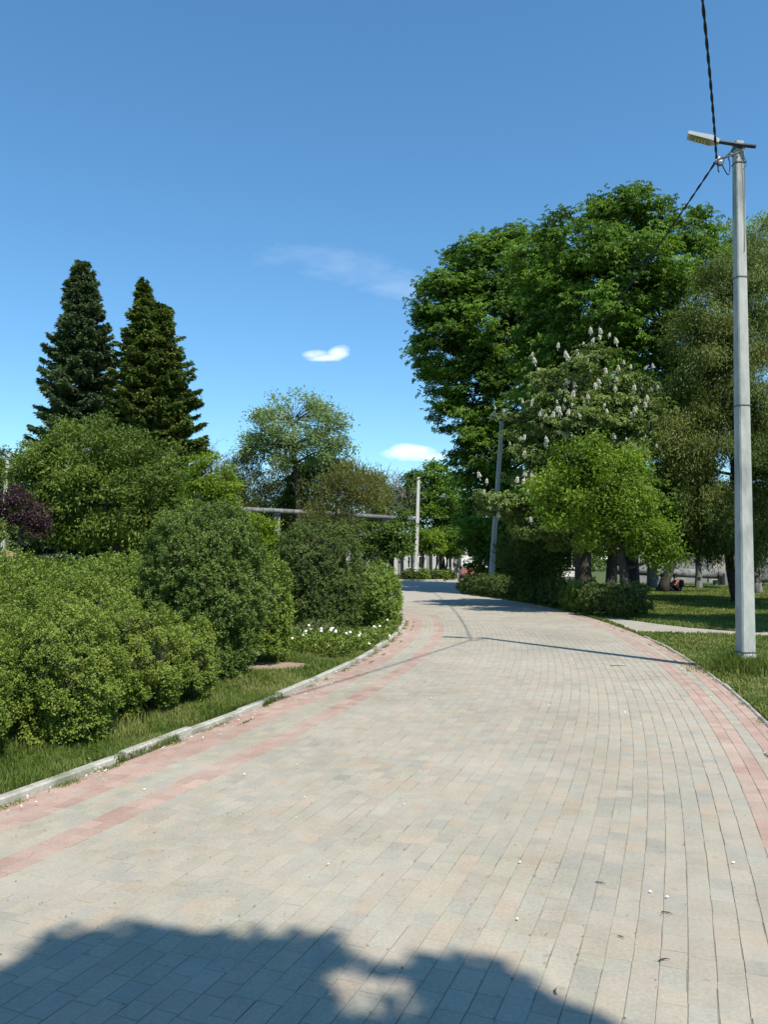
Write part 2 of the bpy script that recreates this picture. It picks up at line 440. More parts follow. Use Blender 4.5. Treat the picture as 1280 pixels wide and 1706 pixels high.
def pavers():
    rng = np.random.default_rng(11)
    mb = MB(); tints = []
    greys = np.array([(.40, .385, .335), (.385, .38, .335), (.41, .385, .33), (.375, .375, .345), (.395, .39, .345), (.41, .38, .335), (.39, .38, .325), (.40, .375, .33)])
    reds = np.array([(.44, .315, .285), (.40, .28, .25), (.47, .35, .315), (.43, .30, .27), (.42, .33, .30)])
    row = .105; nrow = int(round(2 * HW / row)); row = 2 * HW / nrow
    cells = []
    for i in range(-0, nrow + 80):
        t0 = -HW + i * row
        s = -10.0 + rng.random() * .2 if i < nrow else 14.0 + rng.random() * .2
        if i >= nrow and t0 > HW + 8: break
        wide = 1
        while s < 21.9:
            L = rng.choice([.105, .14, .165, .21], p=[.25, .25, .3, .2])
            cells.append((s, t0, L)); s += L
    c = np.array(cells)
    # stones: top quad + four small slopes
    g, gs, b_ = .0015, .0013, .0016
    s0 = c[:, 0] + gs; s1 = c[:, 0] + c[:, 2] - gs; t0 = c[:, 1] + g; t1 = c[:, 1] + row - g
    ctr = pos((s0 + s1) / 2, (t0 + t1) / 2)[:, :2]
    dl, sl = dist_poly(ctr, left_edge); dr, sr = dist_poly(ctr, right_edge)
    keep = (sl < 0) & (ctr[:, 0] > -3.2) & ~((ctr[:, 1] > 26.5) & (ctr[:, 0] < -3.0 + (ctr[:, 1] - 27.5) * .74))
    s0, s1, t0, t1, dl, dr, ctr = [q[keep] for q in (s0, s1, t0, t1, dl, dr, ctr)]
    nK = len(s0)
    dz = rng.normal(0, .0011, (nK, 4)); base = rng.normal(0, .0009, nK)
    jt = rng.normal(0, .0012, nK); jt2 = rng.normal(0, .0012, nK)
    t0 = t0 + jt; t1 = t1 + jt2
    outer = [pos(a, b, -.001) for a, b in ((s0, t0), (s1, t0), (s1, t1), (s0, t1))]
    inner = []
    for k_, (a, b) in enumerate(((s0 + b_, t0 + b_), (s1 - b_, t0 + b_), (s1 - b_, t1 - b_), (s0 + b_, t1 - b_))):
        p = pos(a, b, 0.0).copy(); p[:, 2] = .0012 + base * .4 + dz[:, k_] * .35; inner.append(p)
    V = np.stack(outer + inner, 1).reshape(-1, 3)
    o = np.arange(nK)[:, None] * 8
    # left-turning normal: s forward, t to the left -> counter-clockwise seen from above
    faces = [[4, 5, 6, 7], [0, 1, 5, 4], [1, 2, 6, 5], [2, 3, 7, 6], [3, 0, 4, 7]]
    Q = np.stack([o + np.array(f) for f in faces], 1).reshape(-1, 4)
    col = greys[rng.integers(0, len(greys), nK)]
    # patches laid from other pallets
    pt = np.sin(ctr[:, 0] * 1.7 + 1) * np.sin(ctr[:, 1] * .8) + .6 * np.sin(ctr[:, 0] * 3.1 + ctr[:, 1] * 1.3)
    bluish = (rng.random(nK) < .07 + .10 * (pt > .5)); col[bluish] = np.array([.36, .358, .335])
    warm = (rng.random(nK) < .10); col[warm] = np.array([.425, .375, .315])
    red = (dl < .42) | ((dl > .72) & (dl < .95)) | (dr < .215) | ((dr > .32) & (dr < .47))
    col[red] = reds[rng.integers(0, len(reds), red.sum())]
    col = col * rng.normal(1, .035, (nK, 1)) * (1 + .05 * np.sin(ctr[:, 0] * .9 + 2) * np.sin(ctr[:, 1] * .45))[:, None] * np.array([.885, .835, .74])
    tint = np.concatenate([np.repeat(col, 5, 0), np.ones((nK * 5, 1))], 1)
    mb.add(V, Q)
    o = mb.build('paving', M_paver, tint=tint); tag(o, kind='structure')


pavers()


def kerb(name, poly, width, h, gap_every, mat, zb=-.03, jit=.006, seed=1):
    """a run of separate kerb blocks along the polyline; poly's left side is the lawn side if width > 0"""
    rng = np.random.default_rng(seed); mb = MB()
    poly = np.asarray(poly); seg = np.hypot(*np.diff(poly, axis=0).T); cum = np.concatenate([[0], np.cumsum(seg)])

    def at_(u):
        return np.array([np.interp(u, cum, poly[:, 0]), np.interp(u, cum, poly[:, 1])])
    u = 0
    while u < cum[-1] - .1:
        v = min(u + gap_every, cum[-1])
        a, b = at_(u + .006), at_(v - .006); d = unit(b - a); nrm = np.array([-d[1], d[0]]) * width
        hh = h + rng.normal(0, jit); sh = rng.normal(0, jit, 2); c = .012
        sg = 1 if width > 0 else -1
        prof = [(0, zb), (0, hh - c), (c * sg, hh), (width - c * sg, hh), (width, hh - c), (width, zb)]
        nn = np.array([-d[1], d[0]])
        V = []
        for q, e_ in ((a, sh[0]), (b, sh[1])):
            for w, z in prof:
                xy = q + nn * (w + e_); V.append([xy[0], xy[1], z])
        Q = [[i, i + 1, i + 7, i + 6] for i in range(5)]
        V += [V[0], V[5]]
        mb.add(V, Q + [[0, 5, 4, 1], [1, 4, 3, 2], [6, 7, 10, 11], [7, 8, 9, 10]])
        u = v
    o = mb.build(name, mat); tag(o, kind='structure')


kerb('left_kerb', left_edge[4:], .08, .06, 1.0, M_kerb, seed=4, jit=.009)
re_ = np.array([pos(s, -HW)[:2] for s in np.arange(-10, 9.5, .5)])
kerb('right_kerb', re_, -.05, .018, .5, M_kerb, seed=5, jit=.006)
kerb('far_kerb', [(-.6, 59.0), (4.4, 59.0)], .15, .13, 2.0, M_kerb, seed=6)

# ------------------------------------------------------------------ trees
def lobe_world(lobes, d, depth=1.0):
    out_ = []
    for L in lobes:
        px, py, rx, rz = L[:4]; dd = d + (L[4] if len(L) > 4 else 0)
        c = P(px, py, dd); out_.append((c, np.array([rx * dd / FPX, rx * dd / FPX * depth, rz * dd / FPX])))
    return out_


def sample_clumps(rng, lobes, cr, dens, inner=.55):
    A = np.array([(l[1][0] * l[1][2] + l[1][0] * l[1][1] + l[1][1] * l[1][2]) / 3 for l in lobes]) * 4 * math.pi
    nt_ = int(dens * A.sum() / (math.pi * cr * cr)); pick = rng.choice(len(lobes), nt_, p=A / A.sum())
    C = np.array([l[0] for l in lobes]); R = np.array([l[1] for l in lobes])
    u = rand_unit(rng, nt_)
    rr = inner + (1 - inner) * rng.random(nt_) ** .45
    ph = rng.random((3, 3)) * 6
    bump = 1 + .10 * np.sin(u[:, 0] * 5 + ph[0, 0] + pick) * np.sin(u[:, 2] * 6 + ph[0, 1]) + .12 * rng.normal(size=nt_)
    Pn = C[pick] + u * R[pick] * (rr * bump)[:, None]
    Nn = unit(u / R[pick])
    # thin out clumps buried in other lobes
    q = np.linalg.norm((Pn[:, None, :] - C[None]) / R[None], axis=2); q[np.arange(nt_), pick] = 9
    keep = (q.min(1) > .6) | (rng.random(nt_) < .2)
    keep &= Pn[:, 2] > .25
    return Pn[keep], Nn[keep], pick[keep]


def limb(rng, a, b, n=5, sag=.12):
    a = np.asarray(a, float); b = np.asarray(b, float); L = np.linalg.norm(b - a)
    t_ = np.linspace(0, 1, n)[:, None]
    p = a + (b - a) * t_
    w = rng.normal(size=3) * sag * L * .5; w[2] = abs(w[2]) * .3
    p = p + np.sin(t_ * math.pi) * w + rng.normal(size=(n, 3)) * .02 * L * np.sin(t_ * math.pi)
    return p


def wood(rng, mb, base, lobes, tr, clumps, pick, fork=.35, ntw=160, top=None):
    C = np.array([l[0] for l in lobes])
    zlo = min(l[0][2] - l[1][2] for l in lobes); zhi = max(l[0][2] for l in lobes)
    ctr = C.mean(0)
    fz = max(base[2] + .8, zlo + (zhi - zlo) * fork * .5)
    f1 = np.array([base[0] * .7 + ctr[0] * .3, base[1] * .7 + ctr[1] * .3, fz])
    tp = np.array([ctr[0] * .8 + base[0] * .2, ctr[1], zhi * .85 + ctr[2] * .15]) if top is None else np.array(top)
    pts = np.vstack([[base[0], base[1], -.04], limb(rng, base + np.array([0, 0, .15]), f1, 4, .05), limb(rng, f1, tp, 6, .08)[1:]])
    k = len(pts); rad = tr * np.linspace(1, .22, k); rad[0] *= 1.45; rad[1] *= 1.12
    tube(mb, pts, rad, 9)
    for (c, r) in lobes:
        j = int(np.clip(np.searchsorted(pts[:, 2], c[2] - r[2] * .6 - .25 * np.hypot(c[0] - tp[0], c[1] - tp[1])), 3, k - 2))
        p = limb(rng, pts[j], c, 6); tube(mb, p, np.linspace(rad[j] * .55, tr * .1, 6), 6, False)
    if len(clumps):
        idx = rng.choice(len(clumps), min(ntw, len(clumps)), False)
        for i in idx:
            c = lobes[pick[i]][0]; p = limb(rng, c + (clumps[i] - c) * .1, clumps[i], 4)
            tube(mb, p, np.linspace(tr * .09, .012, 4), 3, False)


def tree(name, label, cat, base, d, lobes, mat, bark=None, tr=.25, cr=.5, dens=1.6, per=None, lai=2.3, L=.13, W=.08, style='leaf',
         seed=1, group=None, flat=.5, inner=.55, ntw=120, depth=1.0, spread=1.0, fork=.35, updir=.35):
    rng = np.random.default_rng(seed)
    bk = np.array([P(base, 932, d)[0], d, 0.0])
    root = empty(name, bk, label, cat, group)
    lw = lobe_world(lobes, d, depth)
    C, Nn, pick = sample_clumps(rng, lw, cr, dens, inner)
    mb = MB(); wood(rng, mb, bk, lw, tr, C, pick, fork, ntw)
    mb.build('trunk', bark or M_bark, root, smooth=True)
    n_ = len(C); k_ = max(4, int(lai * math.pi * cr * cr / (dens * L * W * .5 * (5 if style == 'palm' else 1))))
    crnd = rng.random(n_) * .5 + .25 * np.sin(C[:, 0] * 1.3 + C[:, 2] * 1.1 + seed)
    cidx = np.repeat(np.arange(n_), k_); m_ = len(cidx)
    g = rng.normal(size=(m_, 3)) * .5
    g *= np.array([1, 1, flat]) * cr * spread
    pt = C[cidx] + g
    r = np.clip(crnd[cidx] + rng.random(m_) * .55, 0, 1)
    mb = MB()
    if style == 'palm':
        ax = unit(Nn[cidx] * .6 + np.array([0, 0, .9]) + rng.normal(size=(m_, 3)) * .45)
        ref = unit(np.cross(ax, rand_unit(rng, m_))); bi = np.cross(ax, ref)
        for q in range(5):
            a = q / 5 * 2 * math.pi + rng.random() * .2
            dr = ref * math.cos(a) + bi * math.sin(a) - ax * .35
            sc = rng.uniform(.75, 1.15, m_)
            leafquads(mb, rng, pt, dr, ax, L * sc, W * sc, r + rng.normal(size=m_) * .05, droop=.2)
    elif style == 'wisp':
        dr = unit(Nn[cidx] * .35 + rng.normal(size=(m_, 3)) * .35 + np.array([0, 0, -.55]))
        nn = unit(Nn[cidx] + rng.normal(size=(m_, 3)) * .6)
        sc = rng.uniform(.6, 1.4, m_)
        leafquads(mb, rng, pt, dr, nn, L * sc, W * sc, r, droop=-.05)
    elif style == 'spike':
        dr = unit(Nn[cidx] * .7 + rng.normal(size=(m_, 3)) * .4 + np.array([0, 0, .5]))
        nn = rand_unit(rng, m_)
        sc = rng.uniform(.6, 1.4, m_)
        leafquads(mb, rng, pt, dr, nn, L * sc, W * sc, r, droop=0)
    else:
        dr = unit(Nn[cidx] * .5 + rng.normal(size=(m_, 3)) * .8 + np.array([0, 0, -.05]))
        nn = unit(Nn[cidx] * .4 + rng.normal(size=(m_, 3)) * .6 + np.array([0, 0, updir * 2]))
        sc = rng.uniform(.65, 1.3, m_)
        leafquads(mb, rng, pt, dr, nn, L * sc, W * sc, r)
    mb.build('crown', mat, root, attr=True)
    return root, C, Nn


def bare_tree(name, label, base, d, h, mat, leaf=None, seed=1, spread=.42, trunk=.25, levels=5, leafn=3, L=.16, group=None, trunk_h=.3, rad=.16, ymin=.012):
    rng = np.random.default_rng(seed)
    bk = np.array([P(base, 932, d)[0], d, 0.0]); root = empty(name, bk, label, 'tree', group)
    mb = MB(); tips = []; tdir = []

    def grow(p, dr, ln, r, lev):
        n_ = 4; pts = [p]; q = p.copy(); dd = dr.copy()
        for i in range(n_):
            dd = unit(dd + rng.normal(size=3) * .12 + np.array([0, 0, .05])); q = q + dd * ln / n_; pts.append(q.copy())
        tube(mb, pts, np.linspace(r, max(r * .62, ymin * .8), n_ + 1), 6 if lev < 2 else 3, False)
        if lev >= levels:
            tips.append(q); tdir.append(dd); tips.append(pts[2]); tdir.append(dd); return
        nk = [5, 4, 4, 4, 3, 3][lev] if lev else 6
        for i in range(nk):
            u_ = .45 + .55 * (i + 1) / nk; j = min(int(u_ * n_), n_ - 1); f = u_ * n_ - j
            s_ = pts[j] + (pts[j + 1] - pts[j]) * min(f, 1)
            side = unit(np.cross(dd, rand_unit(rng, 1)[0]))
            nd = unit(dd * (1 - spread) + side * spread * rng.uniform(.8, 1.5) + np.array([0, 0, .12]))
            grow(s_, nd, ln * rng.uniform(.62, .82), max(r * .5, ymin), lev + 1)
    grow(np.array([bk[0], bk[1], -.05]), unit(np.array([rng.normal() * .03, 0, 1.0])), h * trunk_h, rad, 0)
    mb.build('trunk', mat, root)
    if leaf is not None:
        tips = np.array(tips); tdir = np.array(tdir); k_ = leafn
        idx = np.repeat(np.arange(len(tips)), k_); m_ = len(idx)
        mb = MB()
        leafquads(mb, rng, tips[idx] + rng.normal(size=(m_, 3)) * .3, unit(tdir[idx] + rng.normal(size=(m_, 3)) * .8), unit(rng.normal(size=(m_, 3)) + [0, 0, 1]),
                  L * rng.uniform(.6, 1.3, m_), L * .55, rng.random(m_))
        mb.build('crown', leaf, root, attr=True)
    return root


def spruce(name, label, px, py, d, rpx, mat, seed=1, zlow=1.5, power=.8, group=None, gap=.42):
    rng = np.random.default_rng(seed)
    top = P(px, py, d); H = top[2]; R = rpx * d / FPX; bk = np.array([top[0], d, 0.0])
    root = empty(name, bk, label, 'tree', group)
    mb = MB(); tube(mb, [[bk[0], bk[1], -.05], [bk[0], bk[1], H * .5], [bk[0], bk[1], H * .97]], [.3, .17, .03], 8)
    Pt, D, Nr, rr = [], [], [], []
    z = zlow
    while z < H - .15:
        u = z / H
        nb = rng.integers(7, 11)
        for b_ in range(nb):
            if rng.random() < .08: continue
            a = rng.random() * 2 * math.pi
            ln = max(.12, R * (1 - u) ** power * rng.uniform(.6, 1.12))
            zz = z + rng.normal() * .12
            dr = np.array([math.cos(a), math.sin(a), 0])
            m_ = 7; tt = np.linspace(0, 1, m_)
            lift = .30 * (u - .35)
            pts = np.array([[bk[0], bk[1], zz]]) + dr * (ln * tt)[:, None] + np.stack([0 * tt, 0 * tt, ln * (lift * tt - .28 * tt ** 1.2 + .30 * tt ** 3)], 1)
            tube(mb, pts, np.linspace(.045 * (1 - u) + .015, .01, m_), 3, False)
            n_ = int(30 + ln * 150)
            w = rng.random(n_) ** .75 * .92 + .08
            bp_ = np.stack([np.interp(w, tt, pts[:, k]) for k in range(3)], 1)
            side = np.array([-dr[1], dr[0], 0]); lat = rng.uniform(-1, 1, n_) * (.16 + .34 * ln * (1 - w) * .8) * np.minimum(1, w * 4)
            p = bp_ + side * lat[:, None] + np.stack([0 * w, 0 * w, -abs(lat) * .22 + rng.normal(0, .045, n_) - .05 * rng.random(n_)], 1)
            Pt.append(p); sg = np.sign(lat)[:, None]
            D.append(unit(dr * .8 + side * sg * .55 + rng.normal(size=(n_, 3)) * .25 + np.array([0, 0, -.18])))
            Nr.append(unit(rng.normal(size=(n_, 3)) * .45 + np.array([0, 0, 1.0])))
            rr.append(np.full(n_, rng.random() * .5) + rng.random(n_) * .5)
        z += gap * rng.uniform(.6, 1.2) * (1.15 - .6 * u)
    mb.build('trunk', M_bark, root, smooth=True)
    Pt, D, Nr, rr = [np.concatenate(q) for q in (Pt, D, Nr, rr)]
    mb = MB(); leafquads(mb, rng, Pt, D, Nr, .27 * rng.uniform(.6, 1.3, len(Pt)), .12, rr, fold=.1, droop=.12)
    mb.build('crown', mat, root, attr=True)
    return root


def bush(name, label, cat, cx, cy, rx, ry, h, mat, seed=1, group=None, leaf=.024, sprig=.07, dens=900, zc=.4, lump=.10, under=.3, crease=.028):
    rng = np.random.default_rng(seed)
    root = empty(name, (cx, cy, 0), label, cat, group)
    A = 2 * math.pi * ((rx + ry) / 2) * h * .85 + math.pi * rx * ry * .5
    n_ = int(A * dens)
    # sample direction, area weighted enough
    u = rand_unit(rng, n_ * 2)
    keep = rng.random(len(u)) < .35 + .65 * np.sqrt(np.maximum(0, 1 - u[:, 2] ** 2))
    u = u[keep][:n_]; n_ = len(u)
    # thin the side that faces away from the path side views
    tc_ = unit(np.array([-cx, -cy, 0.0])); back = (u @ tc_) < -.35
    u = u[~back | (rng.random(n_) < .4)]; n_ = len(u)
    ph = rng.random(8) * 7

    def radial(u):
        az = np.arctan2(u[:, 1], u[:, 0]); el = np.arcsin(np.clip(u[:, 2], -1, 1))
        f = 1 + lump * (np.sin(az * 2 + ph[0]) * np.cos(el * 2 + ph[1]) * .6 + np.sin(az * 5 + ph[2] + el * 2) * np.sin(el * 5 + ph[3]) * .7
                        + .45 * np.sin(az * 11 + ph[4] + 3 * np.sin(el * 5)) * np.sin(el * 12 + ph[5]) + .3 * np.sin(az * 23 + ph[6]) * np.sin(el * 21 + ph[7]))
        return f

    def surf(u, k=1.0):
        f = radial(u) * k
        z0 = h * zc
        zz = np.where(u[:, 2] > 0, z0 + (h - z0) * np.abs(u[:, 2]) ** .9 * np.sign(u[:, 2]), z0 + z0 * 1.0 * u[:, 2])
        hr = np.where(u[:, 2] > 0, np.sqrt(np.maximum(0, 1 - np.abs(u[:, 2]) ** 2.3)), 1 - under * np.abs(u[:, 2]) ** 1.5)
        hv = unit(u * np.array([1, 1, 0]) + 1e-9)
        x = cx + hv[:, 0] * rx * hr * f; y = cy + hv[:, 1] * ry * hr * f
        z = z0 + (zz - z0) * f
        return np.stack([x, y, np.maximum(z, .02)], 1)
    depth = rng.random(n_) ** 2 * .16
    Pn = surf(u, 1 - depth)
    K_ = max(40, int(A / crease)); ctr_ = surf(u[rng.choice(n_, min(K_, n_), False)])
    dm = np.empty(n_)
    P0 = surf(u)
    for a_ in range(0, n_, 4000):
        dm[a_:a_ + 4000] = np.sqrt(((P0[a_:a_ + 4000, None, :] - ctr_[None]) ** 2).sum(2).min(1))
    inn = np.clip(dm / math.sqrt(crease) - .25, 0, 1) * math.sqrt(crease) * 1.9
    inn -= np.where(rng.random(n_) < .015, rng.random(n_) * sprig * 1.3, 0)
    Pn = Pn - unit(u) * inn[:, None]; Pn[:, 2] = np.maximum(Pn[:, 2], .02)
    nr = unit(u * np.array([1 / rx, 1 / ry, 1.2 / h]) * h)
    nr[:, 2] = np.maximum(nr[:, 2], -.2)
    Ds = unit(nr + rng.normal(size=(n_, 3)) * .4 + np.array([0, 0, .6]))
    k_ = 9; idx = np.repeat(np.arange(n_), k_); m_ = len(idx)
    w = rng.random(m_)
    D0 = Ds[idx]; perp = unit(np.cross(D0, rand_unit(rng, m_)))
    ll = unit(D0 * .55 + perp * .9)
    pt = Pn[idx] + D0 * (w * sprig)[:, None] + perp * .006
    nn = unit(D0 * .5 + np.array([0, 0, .75]) - perp * .3 + rng.normal(size=(m_, 3)) * .35)
    cr_ = .25 + .2 * np.sin(Pn[:, 0] * 5 + ph[0]) * np.sin(Pn[:, 2] * 6 + ph[1]) + rng.random(n_) * .35
    r = cr_[idx] * .9 + rng.random(m_) * .3 + .3 * (w > .62) - .08
    mb = MB(); sc = rng.uniform(.7, 1.25, m_)
    leafquads(mb, rng, pt, ll, nn, leaf * sc, leaf * .62 * sc, r, fold=.25)
    # inner twig mass: a solid dark core added to block light through the leaves
    mt = MB(); us = []
    na, ne = 28, 14
    for i in range(ne + 1):
        el = -math.pi / 2 + math.pi * i / ne
        for j in range(na):
            az = 2 * math.pi * j / na; us.append((math.cos(el) * math.cos(az), math.cos(el) * math.sin(az), math.sin(el)))
    V = surf(np.array(us), .66); V[:, 2] = np.minimum(V[:, 2], h * .86)
    Q = [[i * na + j, i * na + (j + 1) % na, (i + 1) * na + (j + 1) % na, (i + 1) * na + j] for i in range(ne) for j in range(na)]
    mt.add(V, Q)
    mt.build('twigs', M_twig, root)
    mb.build('foliage', mat, root, attr=True)
    return root


# ---- right side: the big chestnuts and what grows in front of them
R_TALL = [(1040, 375, 70, 62), (965, 420, 85, 70), (1105, 420, 85, 75), (900, 440, 60, 55, 1), (1165, 440, 45, 55, 1), (1020, 490, 130, 100, -1),
          (1105, 540, 105, 110), (945, 545, 95, 100), (1060, 640, 115, 110, -.5), (965, 680, 95, 100), (1140, 640, 60, 100), (1040, 760, 110, 90), (1000, 850, 90, 70, 1)]
tree('horse_chestnut', 'tallest dense dark green chestnut behind the flowering tree', 'tree', 1050, 35, R_TALL, M_chest, tr=.42, cr=.62, dens=1.75,
     L=.17, W=.085, style='palm', lai=1.9, seed=21, flat=.42, group='big chestnut trees on the right', ntw=200, inner=.6)
R_LEFT = [(745, 500, 62, 42), (800, 455, 62, 55), (860, 440, 70, 60), (750, 570, 62, 75), (835, 545, 85, 90), (905, 520, 60, 80, 1), (735, 640, 28, 62, .5), (790, 660, 50, 70),
          (870, 660, 80, 90), (800, 755, 46, 66), (880, 770, 70, 80), (802, 870, 38, 62), (835, 860, 50, 70), (865, 870, 70, 80), (850, 930, 62, 36), (810, 935, 24, 36)]
tree('horse_chestnut', 'broad dark chestnut overhanging the path behind the leaning pole', 'tree', 850, 45, R_LEFT, M_chest, tr=.42, cr=.68, dens=1.8,
     L=.19, W=.095, style='palm', lai=2.8, seed=22, flat=.42, group='big chestnut trees on the right', ntw=200, inner=.6)
R_FLOW = [(985, 615, 58, 38), (925, 650, 42, 38), (1030, 660, 42, 50), (895, 700, 38, 36), (965, 715, 75, 62), (1050, 725, 45, 45), (1085, 700, 28, 36), (885, 770, 34, 52),
          (935, 800, 60, 60), (1000, 800, 70, 60), (850, 840, 44, 22), (820, 832, 24, 14), (880, 850, 38, 40), (855, 700, 22, 26), (960, 880, 70, 40)]
fr, FC, FN = tree('flowering_chestnut', 'chestnut covered in upright cream flower spikes', 'tree', 985, 26.5, R_FLOW, M_chest2, tr=.34, cr=.42, dens=1.25,
                  L=.15, W=.07, style='palm', lai=1.5, seed=23, flat=.4, ntw=140, inner=.7, depth=.9)
# flower spikes: one mesh, copied on to outer twigs that face up or out
rng = np.random.default_rng(5)
mb = MB(); H_ = .2
n_ = 150; w = rng.random(n_); a = rng.random(n_) * 6.283; r_ = .055 * (1 - w * .8)
pt = np.stack([np.cos(a) * r_, np.sin(a) * r_, w * H_], 1)
leafquads(mb, rng, pt * .75, unit(np.stack([np.cos(a), np.sin(a), -.1 + 0 * a], 1)), unit(np.stack([np.cos(a), np.sin(a), 1.1 + 0 * a], 1) + rng.normal(size=(n_, 3)) * .35), .034, .036, rng.random(n_))
tube(mb, [[0, 0, -.1], [0, 0, H_]], [.008, .005], 4)
ok = np.where((FN[:, 2] > -.3) & (FN[:, 1] < .0) & (FC[:, 2] > 2.6))[0]
# keep the outermost twigs on the side of the crown that the low sun-side air reaches, spread out
sel = []
q_ = np.stack([FC[:, 0] / FC[:, 1], (FC[:, 2] - CAMZ) / FC[:, 1]], 1) * FPX
front = [i for i in ok if FC[i, 1] <= FC[np.hypot(*(q_ - q_[i]).T) < 13][:, 1].min() + .35]
cand = []
for i in front:
    for k in range(5):
        cand.append((i, FC[i] + unit(FN[i] + np.array([0, -.4, .5])) * rng.uniform(.34, .58) + rng.normal(size=3) * [.2, .08, .12]))
for k in rng.permutation(len(cand)):
    i, p = cand[k]
    if 890 < 640 + FPX * p[0] / p[1] < 1110 and 932 - FPX * (p[2] - CAMZ) / p[1] > 748: continue
    if all(np.linalg.norm(p - b_) > .24 for _, b_ in sel): sel.append((i, p))
    if len(sel) >= 98: break
spike = None
for i, p in sel:
    if spike is None:
        spike = mb.build('flower_spike', M_petal, None); spike.parent = fr; o = spike
    else:
        o = spike.copy(); COL.objects.link(o); o.parent = fr
    o.location = p - np.array(fr.location); o.rotation_euler = (rng.normal() * .2, rng.normal() * .2, rng.random() * 6)
    s_ = rng.uniform(.6, 1.25); o.scale = (s_, s_, s_)

tree('young_maple', 'bright yellow green maple in front of the flowering chestnut', 'tree', 1046, 23.5,
     [(960, 765, 40, 30), (1005, 765, 42, 38), (925, 812, 40, 28), (985, 822, 62, 44), (1045, 800, 34, 44, .3), (1050, 855, 46, 46), (935, 850, 36, 20), (1015, 885, 46, 28), (1075, 900, 42, 38), (1110, 930, 28, 18), (975, 900, 26, 18)],
     M_maple, tr=.17, cr=.34, dens=1.4, L=.10, W=.065, lai=1.35, seed=24, flat=.85, inner=.5, updir=.2)
tree('thuja', 'tall drooping olive thuja standing behind the near lamp pole', 'tree', 1226, 30,
     [(1200, 500, 42, 70), (1262, 480, 50, 90), (1175, 600, 60, 95), (1260, 640, 80, 120), (1140, 720, 58, 90), (1215, 760, 85, 110), (1150, 830, 62, 70), (1300, 800, 80, 120), (1180, 890, 75, 42), (1270, 900, 70, 48), (1110, 760, 30, 60)],
     M_thuja, tr=.2, cr=.5, dens=1.35, L=.13, W=.026, lai=1.6, style='wisp', seed=25, flat=1.0, inner=.5, bark=M_bark, ntw=160)
tree('pale_tree', 'thin pale green tree rising above the thuja', 'tree', 1262, 38,
     [(1215, 400, 38, 38), (1262, 395, 36, 36), (1250, 440, 55, 50), (1300, 430, 50, 60)], M_pale, bark=M_barkgrey, tr=.2, cr=.5, dens=.9, L=.14, W=.09, lai=0.7, seed=26, fork=.9)
# park trees on the lawn to the right
tree('park_tree', 'grey barked tree on the lawn left of the leaning trunk', 'tree', 1088, 45, [(1080, 850, 50, 50), (1100, 890, 46, 34), (1060, 890, 35, 35)], M_mid, bark=M_barkgrey, tr=.36, cr=.6, dens=1.4, L=.2, W=.11, seed=31, group='park trees on the right lawn')
tree('park_tree', 'forked slim tree on the lawn in front of the grey wall', 'tree', 1163, 44, [(1150, 860, 60, 50), (1190, 885, 50, 36), (1130, 895, 40, 24)], M_mid, bark=M_barkgrey, tr=.2, cr=.6, dens=1.4, L=.2, W=.11, seed=32, group='park trees on the right lawn')
tree('park_tree', 'dark trunk beside the chestnut, second from the left', 'tree', 1018, 27.8, [(1010, 850, 60, 50, 1), (1060, 840, 60, 60, 2), (1030, 900, 46, 28, .5)], M_chest, tr=.25, cr=.5, dens=1.5, L=.15, W=.08, style='palm', seed=33, group='park trees on the right lawn')
# leaning dark trunk with children round it
rt = empty('leaning_tree', (G(1104, 987)[0], G(1104, 987)[1], 0), 'dark leaning tree on the lawn with people at its foot', 'tree', 'park trees on the right lawn')
rng = np.random.default_rng(8); mb = MB(); b0 = np.array(rt.location)
pth = [b0 + [0, 0, -.05], b0 + [.12, 0, .5], b0 + [.45, 0, 1.3], b0 + [.7, .1, 2.4], b0 + [.9, .2, 4.0]]
tube(mb, pth, [.34, .24, .22, .19, .1], 9)
lw = lobe_world([(1130, 880, 40, 34), (1165, 900, 36, 26), (1100, 890, 30, 26)], b0[1])
C, Nn, pick = sample_clumps(rng, lw, .5, 1.5)
for c, r in lw: tube(mb, limb(rng, pth[3], c, 5), np.linspace(.1, .03, 5), 5, False)
mb.build('trunk', M_bark, rt, smooth=True)
mb = MB(); idx = np.repeat(np.arange(len(C)), 20)
leafquads(mb, rng, C[idx] + rng.normal(size=(len(idx), 3)) * .25, rand_unit(rng, len(idx)), unit(rng.normal(size=(len(idx), 3)) + [0, 0, 1]), .18, .1, rng.random(len(idx)))
mb.build('crown', M_mid, rt, attr=True)
# trees right of the frame that throw shade on the lawn
tree('park_tree', 'leafy park tree beyond the right edge shading the lawn', 'tree', 1930, 15.2, [(1760, 250, 150, 130), (1800, 420, 190, 140), (1950, 300, 160, 160), (1435, 437, 70, 74, 2), (1790, 324, 105, 105, -1.2)], M_mid, tr=.25, cr=.55, dens=1.7, L=.2, W=.13, seed=36, group='park trees on the right lawn', inner=.4, ntw=60)
tree('park_tree', 'second park tree beyond the right edge', 'tree', 1720, 22, [(1600, 480, 120, 110), (1720, 420, 130, 140), (1660, 620, 110, 90)], M_mid, tr=.25, cr=.6, dens=1.5, L=.22, W=.14, seed=37, group='park trees on the right lawn', inner=.4, ntw=60)

# ---- the tree behind the camera, whose shade falls on the paving
SH = np.array([math.sin(SUN_AZ), math.cos(SUN_AZ)]) / math.tan(SUN_EL)


def shade_pt(px, py, h):
    g = G(px, py); return np.array([g[0] + SH[0] * h, g[1] + SH[1] * h, h])


